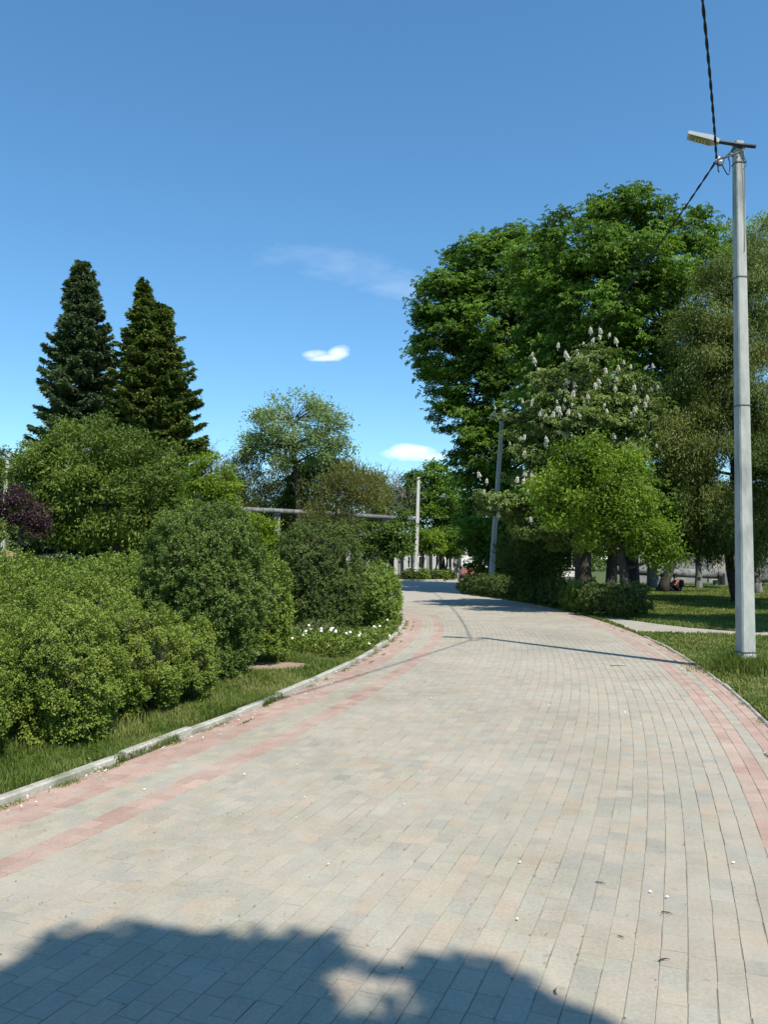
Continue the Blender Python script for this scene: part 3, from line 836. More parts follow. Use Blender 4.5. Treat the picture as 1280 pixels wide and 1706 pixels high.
rt = empty('shade_tree', (3.2, -7, 0), 'tree behind the viewer whose shade lies across the near paving', 'tree')
rng = np.random.default_rng(41); mb = MB(); cl = []
spots = [(-250, 1760, 5.6, .45), (-130, 1720, 5.2, .36), (10, 1665, 5.6, .22), (120, 1590, 5.2, .2), (200, 1590, 5.6, .24), (270, 1595, 5.2, .2), (370, 1592, 5.5, .19), (440, 1620, 5.3, .22), (515, 1588, 5.3, .15),
         (585, 1600, 5.2, .045), (120, 1690, 5.0, .28), (260, 1690, 5.4, .36), (400, 1690, 5.2, .32), (500, 1702, 5.6, .16), (645, 1625, 5.0, .05), (730, 1618, 5.4, .12), (790, 1625, 5.2, .13), (840, 1650, 5.3, .12),
         (760, 1690, 5.2, .2), (890, 1680, 5.4, .13), (640, 1725, 5.2, .07), (940, 1700, 5.2, .11), (300, 1900, 5.4, .7), (590, 1930, 5.6, .5), (0, 1900, 5.4, .7), (850, 1850, 5.4, .4), (1050, 1950, 5.2, .4), (100, 2300, 6, 1.0), (700, 2300, 6, 1.0), (1200, 2400, 6, .8)]
for px, py, h, r in spots:
    h += 3.0; c = shade_pt(px, py, h); k_ = int(260 * (r / .22) ** 2)
    g = rng.normal(size=(k_, 3)); g = unit(g) * rng.random((k_, 1)) ** .45 * r * 1.05; g[:, 2] *= .8
    leafquads(mb, rng, c + g, rand_unit(rng, k_), unit(rng.normal(size=(k_, 3)) * .5 + [.4, -.6, 1]), .11, .08, rng.random(k_)); cl.append(c)
k_ = 30000; g = unit(rng.normal(size=(k_, 3))) * rng.random((k_, 1)) ** .4 * np.array([5.5, 3.6, 3.2]) + np.array([2.6, -7.9, 8.8])
leafquads(mb, rng, g, rand_unit(rng, k_), rand_unit(rng, k_), .26, .18, rng.random(k_))
mt = MB(); tube(mt, [[3.2, -7, -.05], [3.2, -7, .3], [3.1, -6.9, 2.6], [3, -6.6, 5.5], [2.8, -6.5, 9]], [.36, .27, .22, .18, .06], 9)
for c in cl: tube(mt, limb(rng, (3, -6.6, 5.2 + rng.random()), c, 6, .08), np.linspace(.05, .008, 6), 4, False)
mt.build('trunk', M_bark, rt, smooth=True); mb.build('crown', M_mid, rt, attr=True)

# ---- left side trees
spruce('spruce', 'bluish spruce, the leftmost and tallest of the conifers', 138, 432, 50, 126, M_sprblue, seed=51, power=.68, group='tall spruces on the left')
spruce('spruce', 'dark green spruce with a sharp tip, in the middle of the three', 240, 466, 50, 122, M_spr, seed=52, power=.78, group='tall spruces on the left')
spruce('spruce', 'olive green spruce with a rounded shoulder, right of the others', 271, 506, 51, 120, M_spr, seed=53, power=.6, group='tall spruces on the left')
tree('round_tree', 'big rounded mid green willowy tree below the spruces', 'tree', 205, 28,
     [(165, 750, 78, 50), (100, 785, 62, 45), (235, 785, 68, 58), (170, 820, 100, 60), (60, 800, 34, 50, 1), (270, 840, 50, 55), (90, 850, 60, 45), (150, 880, 80, 28), (235, 880, 50, 30)],
     M_willow, tr=.16, cr=.45, dens=2.0, L=.15, W=.06, lai=1.35, seed=54, flat=.6, inner=.55)
tree('purple_plum', 'dark purple leaved plum tree beside the left pole', 'tree', 38, 25, [(34, 842, 26, 26), (62, 858, 24, 24), (8, 858, 22, 28), (-30, 840, 36, 44), (45, 878, 26, 16)], M_purple, tr=.08, cr=.3, dens=1.3, L=.09, W=.05, lai=1.1, seed=55, flat=.7)
tree('green_tree', 'dark green tree at the left edge behind the plum', 'tree', -10, 50, [(0, 810, 30, 40), (-50, 800, 60, 60), (20, 860, 40, 40)], M_mid, tr=.2, cr=.6, dens=1.6, L=.2, W=.12, seed=56)
tree('small_bush_tree', 'light green low tree at the far left edge in front of the pole', 'tree', -15, 20, [(-10, 880, 18, 22), (-30, 900, 30, 25)], M_willow, tr=.05, cr=.2, dens=1.4, L=.07, W=.035, seed=57)
tree('lime_tree', 'bright yellow green young tree right of the spruces', 'tree', 352, 24, [(345, 790, 26, 36), (372, 815, 26, 36), (335, 840, 30, 40), (365, 860, 40, 40)], M_lime, tr=.1, cr=.28, dens=1.6, L=.085, W=.05, lai=1.5, seed=58, flat=.6)
tree('lime_tree', 'bright yellow green tree seen under the pipe', 'tree', 425, 33, [(428, 880, 22, 20), (405, 895, 20, 20), (440, 900, 26, 30), (425, 940, 30, 30)], M_lime, tr=.1, cr=.32, dens=1.6, L=.11, W=.07, seed=59)
tree('spring_tree', 'wide dome shaped tree just coming into pale leaf', 'tree', 490, 60,
     [(490, 700, 74, 48), (440, 722, 44, 36), (545, 718, 42, 38), (490, 745, 76, 34), (420, 745, 26, 22), (566, 745, 24, 22)],
     M_pale, bark=M_twig, tr=.3, cr=.62, dens=1.3, L=.21, W=.11, lai=.62, seed=61, fork=.2, inner=.35, ntw=420, flat=.8)
bare_tree('bare_tree', 'leafless grey tree between the spruces and the fan shaped tree', 372, 75, 15, M_twiggrey, None, seed=62, spread=.45, levels=5, trunk_h=.29, rad=.16, group='leafless grey trees', ymin=.018)
bare_tree('bare_tree', 'leafless grey tree right of the fan shaped tree', 612, 75, 13.5, M_twiggrey, None, seed=63, spread=.45, levels=5, trunk_h=.29, rad=.14, group='leafless grey trees', ymin=.018)
bare_tree('bare_tree', 'small leafless tree left of the distant pole', 662, 88, 12, M_twiggrey, None, seed=64, spread=.45, levels=4, trunk_h=.3, rad=.14, group='leafless grey trees', ymin=.03)
bare_tree('bare_tree', 'leafless tree by the overhanging chestnut', 748, 90, 15, M_twiggrey, None, seed=65, spread=.4, levels=4, trunk_h=.3, rad=.14, group='leafless grey trees', ymin=.03)
tree('brownish_tree', 'fluffy brownish olive tree hiding the middle of the pipe', 'tree', 560, 37, [(580, 812, 46, 30), (540, 832, 36, 30), (612, 820, 26, 26), (550, 865, 36, 30), (535, 885, 34, 22), (590, 800, 26, 26)], M_olive, tr=.13, cr=.5, dens=1.7, L=.2, W=.035, style='spike', lai=0.85, seed=66, flat=1)
tree('olive_tree', 'narrow olive coloured tree behind the yellow green one', 'tree', 412, 60, [(412, 785, 26, 30), (420, 815, 30, 30), (400, 835, 30, 25), (385, 800, 22, 30)], M_olive, tr=.12, cr=.5, dens=1.5, L=.2, W=.05, style='spike', lai=0.75, seed=67, flat=1)
tree('olive_tree', 'brownish green tree under the middle of the fan shaped tree', 'tree', 480, 66, [(475, 800, 40, 34), (470, 835, 46, 34), (500, 870, 50, 26), (455, 890, 30, 26)], M_olive, tr=.15, cr=.6, dens=1.5, L=.22, W=.06, style='spike', lai=0.8, seed=68, flat=1, group='trees behind the pipe')
tree('park_tree', 'dark green tree above the brownish one', 'tree', 528, 64, [(525, 790, 38, 26), (540, 772, 24, 18), (515, 825, 40, 36), (575, 800, 30, 26)], M_mid, tr=.18, cr=.6, dens=1.6, L=.24, W=.14, seed=69, group='trees behind the pipe')
tree('park_tree', 'olive green tree left of the distant pole', 'tree', 628, 71, [(622, 818, 22, 30), (634, 835, 18, 28), (610, 880, 35, 30), (640, 905, 22, 26)], M_willow, tr=.13, cr=.45, dens=1.6, L=.18, W=.09, lai=1.1, seed=70, group='trees behind the pipe')
tree('park_tree', 'dark low tree just left of the distant pole', 'tree', 651, 64, [(655, 895, 26, 28), (672, 880, 18, 25), (630, 915, 22, 24), (662, 915, 24, 16)], M_mid, tr=.28, cr=.5, dens=1.5, L=.24, W=.14, seed=71, group='trees beyond the square')
tree('park_tree', 'tall green tree behind the distant pole', 'tree', 738, 74, [(720, 792, 26, 26), (745, 830, 36, 42), (700, 820, 24, 26), (712, 860, 42, 36), (755, 870, 28, 40), (690, 800, 14, 14), (670, 830, 20, 26)], M_chest, tr=.3, cr=.75, dens=1.6, L=.26, W=.15, seed=72, group='trees beyond the square')
tree('small_round_tree', 'small round yellow green tree beside the distant pole', 'tree', 706, 66, [(702, 898, 24, 16), (690, 908, 16, 12), (718, 908, 18, 14)], M_maple, tr=.1, cr=.4, dens=1.6, L=.18, W=.12, lai=1.5, seed=73, group='small round trees beyond the square')
tree('small_round_tree', 'small round green tree, middle of the far row', 'tree', 727, 67, [(735, 900, 26, 18), (725, 912, 22, 12)], M_maple, tr=.1, cr=.4, dens=1.6, L=.18, W=.12, lai=1.5, seed=74, group='small round trees beyond the square')
tree('small_round_tree', 'small dark round tree at the right end of the far row', 'tree', 746, 68, [(757, 902, 22, 24), (748, 915, 20, 14)], M_mid, tr=.1, cr=.4, dens=1.6, L=.18, W=.12, seed=75, group='small round trees beyond the square')
# distant wood
rng = np.random.default_rng(90); mb = MB()
lw = [(np.array([x, 105 + rng.random() * 14, 3.2 + rng.random() * 1.6]), np.array([4.5, 3, 4.6 + rng.random() * 2.2])) for x in np.linspace(-62, 70, 40) if not (0 < x < 14)]
C, Nn, pk = sample_clumps(rng, lw, 1.0, 1.3); idx = np.repeat(np.arange(len(C)), 30)
leafquads(mb, rng, C[idx] + rng.normal(size=(len(idx), 3)) * .5, rand_unit(rng, len(idx)), unit(rng.normal(size=(len(idx), 3)) + [0, 0, 1]), .5, .34, np.clip(rng.random(len(idx)), 0, 1))
tag(mb.build('distant_wood', M_mid, attr=True), 'low line of distant green trees', 'wood', kind='stuff')

# ------------------------------------------------------------------ bushes
HG = 'clipped boxwood hedge mounds along the left kerb'
near = [(-3.62, 6.3, .62, .62, .85, M_box, 'small low boxwood mound at the left edge nearest the viewer'),
        (-2.95, 7.35, .56, .62, 1.22, M_box, 'front boxwood mound beside the grassy kerb, nearest large one'),
        (-2.62, 8.5, .52, .6, 1.2, M_box, 'boxwood mound second in the front hedge row'),
        (-2.3, 9.2, .38, .45, .98, M_box, 'small rounded boxwood mound ending the front hedge row'),
        (-4.25, 8.2, .85, .9, 1.46, M_box, 'wide boxwood mound behind the nearest one'),
        (-3.75, 9.9, .78, .9, 1.4, M_box, 'boxwood mound behind the end of the front hedge row'),
        (-5.3, 10.6, 1.1, 1.1, 1.64, M_box, 'tall wide boxwood mound at the left edge of the hedge'),
        (-4.3, 12.2, 1.1, 1.1, 1.66, M_boxyel, 'sunlit boxwood mound left of the big egg shaped bush'),
        (-6.4, 13.4, 1.3, 1.2, 1.74, M_box, 'boxwood mound at the back left of the hedge'),
        (-4.6, 14.6, 1.3, 1.2, 1.72, M_box, 'boxwood mound at the back of the hedge behind the egg shaped bush')]
for i, (x, y, rx, ry, h, m_, lb) in enumerate(near):
    f_ = max(1, y / 8)
    bush('boxwood_mound', lb, 'bush', x, y, rx, ry, h, m_, seed=100 + i, group=HG, leaf=.0215 * f_, sprig=.062 * min(f_, 1.4), dens=1750 / f_ ** 1.7, lump=.07)
bush('egg_shaped_bush', 'large dark egg shaped boxwood bush, biggest on the left', 'bush', -2.46, 11.0, .86, .85, 2.42, M_boxdark, seed=120, leaf=.027, sprig=.07, dens=1350, zc=.5, lump=.05, under=.35)
bush('boxwood_bush', 'sunlit yellowish bush just right of the big egg shaped bush', 'bush', -2.02, 12.7, .56, .6, 1.8, M_boxyel, seed=121, leaf=.035, sprig=.09, dens=560)
bush('dark_juniper_bush', 'tall dark bush behind the white flowers', 'bush', -1.36, 16.7, .92, .85, 2.46, M_boxdull, seed=122, leaf=.034, sprig=.10, dens=640, zc=.5, lump=.04, under=.15)
bush('boxwood_bush', 'bright yellow green rounded hedge bush at the kerb bend', 'bush', -.22, 19.9, .62, 1.5, 1.5, M_boxyel, seed=123, leaf=.045, sprig=.11, dens=380, group='hedge at the kerb bend', lump=.04)
bush('boxwood_bush', 'yellow green hedge bush behind the one at the kerb bend', 'bush', -1.5, 22.6, .9, .9, 1.5, M_boxyel, seed=124, leaf=.05, sprig=.12, dens=260, group='hedge at the kerb bend')
bush('boxwood_bush', 'low dark bush between the egg shaped bush and the flowers', 'bush', -2.35, 15.6, .55, .6, 1.3, M_boxdull, seed=125, leaf=.04, sprig=.11, dens=350)
# right row along the path
s_pos = [15.1, 16.35, 17.3, 18.5, 19.7, 20.9, 22.0, 23.2, 24.4, 25.6, 26.8, 28.0, 29.2]
ordn = ['second', 'third', 'fourth', 'fifth', 'sixth', 'seventh', 'eighth', 'ninth', 'tenth', 'eleventh', 'twelfth', 'thirteenth', 'fourteenth']
GR = 'low rounded bushes along the right side of the path'
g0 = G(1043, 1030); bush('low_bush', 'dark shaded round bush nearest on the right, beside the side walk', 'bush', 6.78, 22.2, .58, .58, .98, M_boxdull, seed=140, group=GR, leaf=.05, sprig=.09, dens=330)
for i, s_ in enumerate(s_pos):
    r_ = [.56, .52, .5, .55, .5, .6, .55, .5, .55, .6, .6, .6, .6][i]
    p = pos(s_, -HW - r_ * .95 - (.0 if i else .05))
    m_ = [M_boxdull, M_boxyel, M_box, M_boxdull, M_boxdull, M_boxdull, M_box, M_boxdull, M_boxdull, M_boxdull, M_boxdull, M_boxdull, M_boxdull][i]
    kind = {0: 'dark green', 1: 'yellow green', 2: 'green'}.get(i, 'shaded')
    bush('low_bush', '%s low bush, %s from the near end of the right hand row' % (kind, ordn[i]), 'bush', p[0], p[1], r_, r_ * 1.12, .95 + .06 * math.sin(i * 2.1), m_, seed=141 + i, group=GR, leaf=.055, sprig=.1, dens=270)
for i, (px, r_, m_, lb) in enumerate([(683, .58, M_boxdull, 'dark round bush at the foot of the distant pole'), (706, .5, M_boxyel, 'yellow green bush right of the distant pole'),
                                      (722, .5, M_boxdull, 'dark bush third in the far row'), (737, .5, M_box, 'green bush fourth in the far row'), (751, .45, M_boxdull, 'dark bush at the right end of the far row')]):
    p = P(px, 932, 61 + i * .5)
    bush('far_bush', lb, 'bush', p[0], p[1], r_, r_, .85 if i < 2 else .75, m_, seed=170 + i, group='low bushes beyond the square', leaf=.1, sprig=.12, dens=110)
# darker junipers under the chestnuts
tree('yew', 'dark yew under the chestnuts behind the low bush row', 'tree', 905, 29.5, [(905, 915, 40, 48), (870, 930, 30, 34), (925, 935, 26, 30)], M_boxdull, tr=.1, cr=.3, dens=1.8, L=.14, W=.04, seed=180, style='spike', flat=1)

# ------------------------------------------------------------------ white flowered plants
GW = 'white flowered plants in front of the dark bush'
rng = np.random.default_rng(200)
names = ['leftmost', 'second', 'third', 'fourth', 'fifth', 'sixth', 'seventh', 'eighth', 'ninth', 'tenth', 'eleventh', 'rightmost']
pls = [(462, 1088), (480, 1074), (500, 1090), (516, 1076), (534, 1090), (552, 1080), (568, 1092), (584, 1078), (600, 1086), (616, 1074), (630, 1070), (643, 1058)]
for i, (px, py) in enumerate(pls):
    g = G(px, py); rt = empty('flowering_plant', g, 'leafy white flowered plant, %s of the row before the dark bush' % (names[i] if i in (0, 11) else names[i] + ' from the left'), 'plant', GW)
    mb = MB(); mf = []
    k_ = 420; q = rng.normal(size=(k_, 3)) * [.13, .13, .0]; q[:, 2] = rng.random(k_) * .3
    leafquads(mb, rng, g + q, unit(rng.normal(size=(k_, 3)) + [0, 0, .8]), unit(rng.normal(size=(k_, 3)) + [0, -.3, .8]), .055, .03, rng.random(k_) * .8)
    for s_ in range(rng.integers(2, 6)):
        e_ = g + [rng.normal() * .17, rng.normal() * .14, .12 + rng.random() * .32]
        tube(mb, [g + [0, 0, 0], (g + e_) / 2 + [.02, 0, .06], e_], [.006, .005, .004], 3, False); mf.append(e_)
    mb.build('foliage', M_box, rt, attr=True)
    for e_ in mf:
        m2 = MB(); a = np.arange(9) / 9 * 6.283; ax = unit(np.array([rng.normal() * .3, -.6, .8]))
        u = unit(np.cross(ax, [1, 0, 0])); v = np.cross(ax, u)
        dr = u * np.cos(a)[:, None] + v * np.sin(a)[:, None]
        leafquads(m2, rng, np.tile(e_, (9, 1)), dr, np.tile(ax, (9, 1)), .027, .022, np.ones(9), fold=.1, droop=.1)
        leafquads(m2, rng, np.tile(e_ + ax * .004, (9, 1)), dr * .6 + ax * .6, np.tile(ax, (9, 1)), .018, .016, np.ones(9))
        m2.build('flower', M_daisy, rt)

# ------------------------------------------------------------------ grass
def blades(name, pts, h, w, seed, clump=0):
    rng = np.random.default_rng(seed); n_ = len(pts)
    a = rng.random(n_) * 6.283; lean = rng.uniform(.1, .75, n_)
    h = np.broadcast_to(h, n_) * rng.uniform(.45, 1.25, n_); w = np.broadcast_to(w, n_)
    d = np.stack([np.cos(a), np.sin(a), 0 * a], 1); b2 = a + 1.57 + rng.normal(size=n_) * .3
    s_ = np.stack([np.cos(b2), np.sin(b2), 0 * a], 1)
    base = np.concatenate([pts, np.full((n_, 1), -.03)], 1)
    mid = base + d * (h * lean * .35)[:, None] + np.array([0, 0, 1]) * (h * .6)[:, None]
    tip = base + d * (h * lean)[:, None] + np.array([0, 0, 1]) * (h * (1 - .35 * lean))[:, None]
    W = (w / 2)[:, None] * s_
    V = np.stack([base - W, base + W, mid + W * .8, mid - W * .8, tip], 1).reshape(-1, 3)
    o = np.arange(n_) * 5
    Q = np.stack([o, o + 1, o + 2, o + 3], 1); T = np.stack([o + 3, o + 2, o + 4], 1)
    ph = .3 + .25 * np.sin(pts[:, 0] * 2.1 + 1) * np.sin(pts[:, 1] * 1.7) + .15 * np.sin(pts[:, 0] * 7 + pts[:, 1] * 5)
    r = np.clip(ph + rng.random(n_) * .5, 0, 1)
    mb = MB(); mb.add(V, Q, T, r, r)
    return tag(mb.build(name, M_grass, attr=True), 'green grass', 'grass', kind='stuff')


rng = np.random.default_rng(300)
# left verge along the kerb
nv = 130000
s_ = rng.uniform(-4.5, S_ARC + 1, nv); tt = HW + .07 + rng.random(nv) ** 1.2 * 1.7
p = pos(s_, tt)[:, :2]; d_ = np.hypot(p[:, 0], p[:, 1])
k_ = (rng.random(nv) < np.clip(8 / d_, 0, 1) ** 1.2) & (np.hypot((p[:, 0] - dc[0]) / .62, (p[:, 1] - dc[1]) / .5) > .95 + .15 * rng.random(nv))
bald = (np.sin(p[:, 0] * 3.3 + 1) * np.sin(p[:, 1] * 2.2) > .3) & (rng.random(nv) < .7)
p = p[k_ & ~bald]; d_ = np.hypot(*p.T)
hh = .10 + .05 * np.sin(p[:, 1] * 3) * np.sin(p[:, 0] * 4 + 2)
blades('verge_grass', p, hh, .0045 + .00045 * d_, 301)
nv = 26000; s_ = rng.uniform(-4.2, 1.2, nv); tt = HW + .0 + abs(rng.normal(size=nv)) * .14
kk = np.sin(s_ * 5.1) + np.sin(s_ * 2.3 + 1) + 1.2 * ((s_ < -1.2) & (s_ > -2.7)) > .9
p = pos(s_[kk], tt[kk] - .02)[:, :2]
blades('kerbside_grass', p, .11, .007, 302)
# small weeds in the joint along both kerbs
nv = 16000; c_ = rng.choice(np.concatenate([rng.uniform(-4, 13, 60)]), nv)
sd_ = rng.random(nv) < .68
s_ = c_ + rng.normal(size=nv) * .07
rw_ = 2 * HW / round(2 * HW / .105); jj = (np.abs(np.round(c_ * 977)) % 9).astype(int)
t_ = np.where(sd_, HW - .03 + rng.normal(size=nv) * .025, -HW + .02 + rng.normal(size=nv) * .02)
t_ = np.where(jj > 7, np.sign(t_) * (HW - rw_ * (jj - 6)) + rng.normal(size=nv) * .006, t_)
blades('kerb_weeds', pos(s_, t_)[:, :2], .05, .007, 303)
# right lawn
nv = 420000
dd = 6.5 + 45 * rng.random(nv) ** 1.5; xx = dd * rng.uniform(.1, .56, nv)
p = np.stack([xx, dd], 1)
_, sd2 = dist_poly(p, right_edge); dr_, _ = dist_poly(p, right_edge)
sw = np.array([(5.62, 17.9), (7.5, 17.0), (10, 16.1), (16, 14.0), (16, 15.1), (10, 17.2), (7.9, 17.95), (7.2, 18.9), (6.75, 20.3), (6.4, 21.9), (5.95, 21.9), (5.85, 20)])


def inside(p, poly):
    r = np.zeros(len(p), bool); j = len(poly) - 1
    for i in range(len(poly)):
        a, b = poly[i], poly[j]
        c = ((a[1] > p[:, 1]) != (b[1] > p[:, 1])) & (p[:, 0] < (b[0] - a[0]) * (p[:, 1] - a[1]) / (b[1] - a[1] + 1e-12) + a[0]); r ^= c; j = i
    return r


k_ = (sd2 < 0) & (dr_ > .065) & ~inside(p, sw) & ((p[:, 1] < 37) | (p[:, 0] > 6))
p = p[k_]; d_ = p[:, 1]
blades('lawn_grass', p, .07 + .02 * np.sin(p[:, 0] * 2) + .0008 * d_, .004 + .0011 * d_, 304)
nv = 60000; dd = rng.uniform(59.4, 78, nv); p = np.stack([rng.uniform(-10, 9, nv), dd], 1)
p = p[(p[:, 0] < 4.4) | (p[:, 0] > 7.8)]
blades('far_lawn_grass', p, .16, .08, 305)
# taller tuft at the pole foot
PB = np.array([5.2, 11.58])
nv = 5200; a = rng.random(nv) * 6.283; r_ = .13 + abs(rng.normal(size=nv)) * .24
blades('pole_foot_grass', np.stack([PB[0] + np.cos(a) * r_, PB[1] + np.sin(a) * r_], 1), .36 - .25 * np.clip(r_, 0, .8), .010, 306)

# ------------------------------------------------------------------ poles and cables
def shaft(root, a, b, w0, w1, rot, mat, zsplit=None, name='shaft'):
    mb = MB(); a = np.asarray(a, float); b = np.asarray(b, float)
    prof = [(-1, -.8), (-.8, -1), (.8, -1), (1, -.8), (1, .8), (.8, 1), (-.8, 1), (-1, .8)]
    V = []; n_ = 14
    rg = np.random.default_rng(7)
    for i in range(n_ + 1):
        f = i / n_; c = a + (b - a) * f; w = (w0 + (w1 - w0) * f) / 2 * (1 + rg.normal() * .006)
        for x, y in prof:
            xr = (x * math.cos(rot) - y * math.sin(rot)) * w; yr = (x * math.sin(rot) + y * math.cos(rot)) * w
            V.append(c + [xr, yr, 0])
    Q = [[i * 8 + j, i * 8 + (j + 1) % 8, (i + 1) * 8 + (j + 1) % 8, (i + 1) * 8 + j] for i in range(n_) for j in range(8)]
    o = n_ * 8
    Q += [[o, o + 1, o + 2, o + 3], [o, o + 3, o + 4, o + 7], [o + 7, o + 4, o + 5, o + 6]]
    mb.add(V, Q); return mb.build(name, mat, root)


def lerp(a, b, f): return np.asarray(a, float) + (np.asarray(b, float) - np.asarray(a, float)) * f


def lamp_pole(label, base, top, w0, w1, mat, rot=.15, white=0.0, lampdir=None, straps=(), dark_lamp=False, group=None, detail=True):
    root = empty('lamp_pole', base, label, 'lamp pole', group)
    H = top[2]
    if white > 0:
        sp = lerp(base, top, white / H)
        shaft(root, [base[0], base[1], -.05], sp, w0, w0 + (w1 - w0) * white / H, rot, M_concwhite, name='whitewashed_foot')
        shaft(root, sp, top, w0 + (w1 - w0) * white / H - .004, w1, rot, mat)
    else:
        shaft(root, [base[0], base[1], -.05], top, w0, w1, rot, mat)
    for z in straps:
        f = z / H; c = lerp(base, top, f); w = w0 + (w1 - w0) * f + .012
        mb = MB(); a = np.array([c[0], c[1], z]); box(mb, a, (w, w, .016), rot); mb.build('strap', M_strap, root)
    if lampdir is not None:
        t_ = np.asarray(top, float); dv = unit(np.asarray(lampdir, float)); a0 = t_ - [0, 0, .12 * w1 / .17]
        side = unit(np.cross(dv, [0, 0, 1.0]))
        st = a0 + np.array([0, -.03, 0]) - dv * .2; en = a0 + dv * .36 + [0, -.02, 0]
        off = np.array([0, -w1 * .5 - .03, 0])
        mb = MB(); tube(mb, [st + off, a0 + off, en + off * .6], [.03, .03, .028], 8); mb.build('lamp_arm', M_steel, root)
        h0 = en + off * .6 - dv * .05; h1 = h0 + dv * .46 + [0, 0, .02]
        mb = MB(); orient_box(mb, h0, h0 + dv * .12, .09, .05, .2, .07); orient_box(mb, h0 + dv * .1202, h1, .2, .07, .19, .045)
        hd = mb.build('lamp_head', M_steel if dark_lamp else M_alu, root)
        if detail:
            mb = MB(); dn = np.array([0, 0, -.04]); orient_box(mb, h0 + dv * .15 + dn, h1 - dv * .03 + dn * .72, .15, .012); mb.build('lens', M_lens, hd)
            for k_ in range(4):
                q = h0 + dv * (.2 + .045 * k_) + dn * 1.12; mb = MB(); orient_box(mb, q, q + dv * .018, .11, .01); mb.build('led_strip', M_led, hd)
    return root


top = P(1230, 238, 11.58)
near_pole = lamp_pole('near grey concrete lamp pole standing in the grass on the right', (PB[0], PB[1], 0), top, .215, .128, M_conc, rot=.12, white=.27,
                      lampdir=(-.9, .25, .32), straps=(.275, 3.84, 5.75))
# fittings on the near pole
mb = MB(); c = lerp((PB[0], PB[1], 0), top, .985)
box(mb, (c[0], c[1], top[2] - .1), (.145, .145, .04), .12); mb.build('clamp', M_strap, near_pole)
mb = MB(); box(mb, (c[0], c[1], top[2] - .33), (.145, .145, .018), .12); mb.build('clamp', M_strap, near_pole)
INS = P(1199, 268, 11.35)
mb = MB(); tube(mb, [top + [-.02, -.1, -.2], P(1212, 262, 11.4), INS + [0, 0, .03]], [.014, .012, .012], 6); mb.build('hook', M_steel, near_pole)
mb = MB(); tube(mb, [INS + [0, 0, .06], INS + [-.004, 0, .02], INS, INS + [.004, 0, -.03], INS + [.004, 0, -.06]], [.012, .03, .034, .045, .02], 10); mb.build('insulator', M_porc, near_pole)
mb = MB(); orient_box(mb, P(1190, 272, 11.33), P(1204, 263, 11.33), .035, .03); mb.build('cable_clamp', M_steel, near_pole)


def wire(path, r=.007, n=24):
    path = np.array(path); u = np.linspace(0, 1, len(path)); w = np.linspace(0, 1, n)
    # smooth catmull-like interpolation by cubic fit through few points
    c = np.stack([np.interp(w, u, path[:, k]) for k in range(3)], 1)
    for _ in range(3): c[1:-1] = (c[:-2] + 2 * c[1:-1] + c[2:]) / 4
    mb = MB(); tube(mb, c, r, 5); return mb


wire([INS, P(1204, 276, 11.4), P(1212, 292, 11.4), P(1216, 292, 11.42), P(1217, 272, 11.45), P(1212, 258, 11.46), P(1222, 250, 11.45)], .008).build('jumper_cable', M_black, near_pole)
wire([P(1190, 270, 11.34), P(1198, 278, 11.36), P(1206, 274, 11.38), P(1207, 262, 11.4), P(1216, 256, 11.42), P(1222, 262, 11.44)], .008).build('jumper_cable', M_black, near_pole)
wire([P(1196, 272, 11.33), P(1197, 284, 11.35), P(1198.5, 288, 11.36)], .009).build('jumper_cable', M_black, near_pole)
wire([P(1240, 262, 11.5), P(1244, 270, 11.5), P(1243, 279, 11.5), P(1240, 277, 11.5)], .004).build('tie_wire', M_black, near_pole)
wire([P(1239, 250, 11.48), P(1241.5, 300, 11.49), P(1240.5, 340, 11.5), P(1242, 380, 11.5), P(1241, 420, 11.5)], .004, 30).build('ground_wire', M_strap, near_pole)

d2 = 40.0
p2 = lamp_pole('leaning concrete pole half hidden by the big chestnut', (P(817, 932, d2)[0], d2, 0), P(837, 697, d2), .27, .17, M_conc, rot=.1, lampdir=(-.9, .3, .2), group='concrete lamp poles further along')
d3 = 65.0
p3 = lamp_pole('distant pale lamp pole with a white foot beyond the square', (P(692.5, 932, d3)[0], d3, 0), P(697.5, 795, d3), .32, .24, M_palec, rot=.1, white=1.0, lampdir=(.9, -.1, .5), dark_lamp=True, detail=False, group='concrete lamp poles further along')
d4 = 47.0
p4 = lamp_pole('pale lamp pole at the left edge behind the plum tree', (P(1, 932, d4)[0], d4, 0), P(14, 757, d4), .3, .2, M_palec, rot=.1, lampdir=(-.6, -.4, .45), dark_lamp=True, detail=False, group='concrete lamp poles further along')


def cable(name, label, a, mids, b, r=.011, tw=.008, pitch=.62):
    """twisted pair of insulated wires through the given points"""
    pts = np.array([a] + mids + [b]); seg = np.linalg.norm(np.diff(pts, axis=0), axis=1); cum = np.concatenate([[0], np.cumsum(seg)])
    L = cum[-1]; n_ = int(min(1400, L / .045)); w = np.linspace(0, L, n_)
    # smooth sampling of coarse points with quadratic fit per axis
    deg = min(len(pts) - 1, 3)
    c = np.stack([np.polyval(np.polyfit(cum, pts[:, k], deg), w) for k in range(3)], 1)
    tan = unit(np.gradient(c, axis=0)); u = unit(np.cross(tan, [0, 0, 1.0])); v = np.cross(tan, u)
    root = empty(name, a, label, 'cable', 'overhead cables')
    for s_ in (0, math.pi):
        ph = w / pitch * 2 * math.pi + s_
        mb = MB(); tube(mb, c + (u * np.cos(ph)[:, None] + v * np.sin(ph)[:, None]) * tw, r, 5); mb.build('strand', M_black, root)


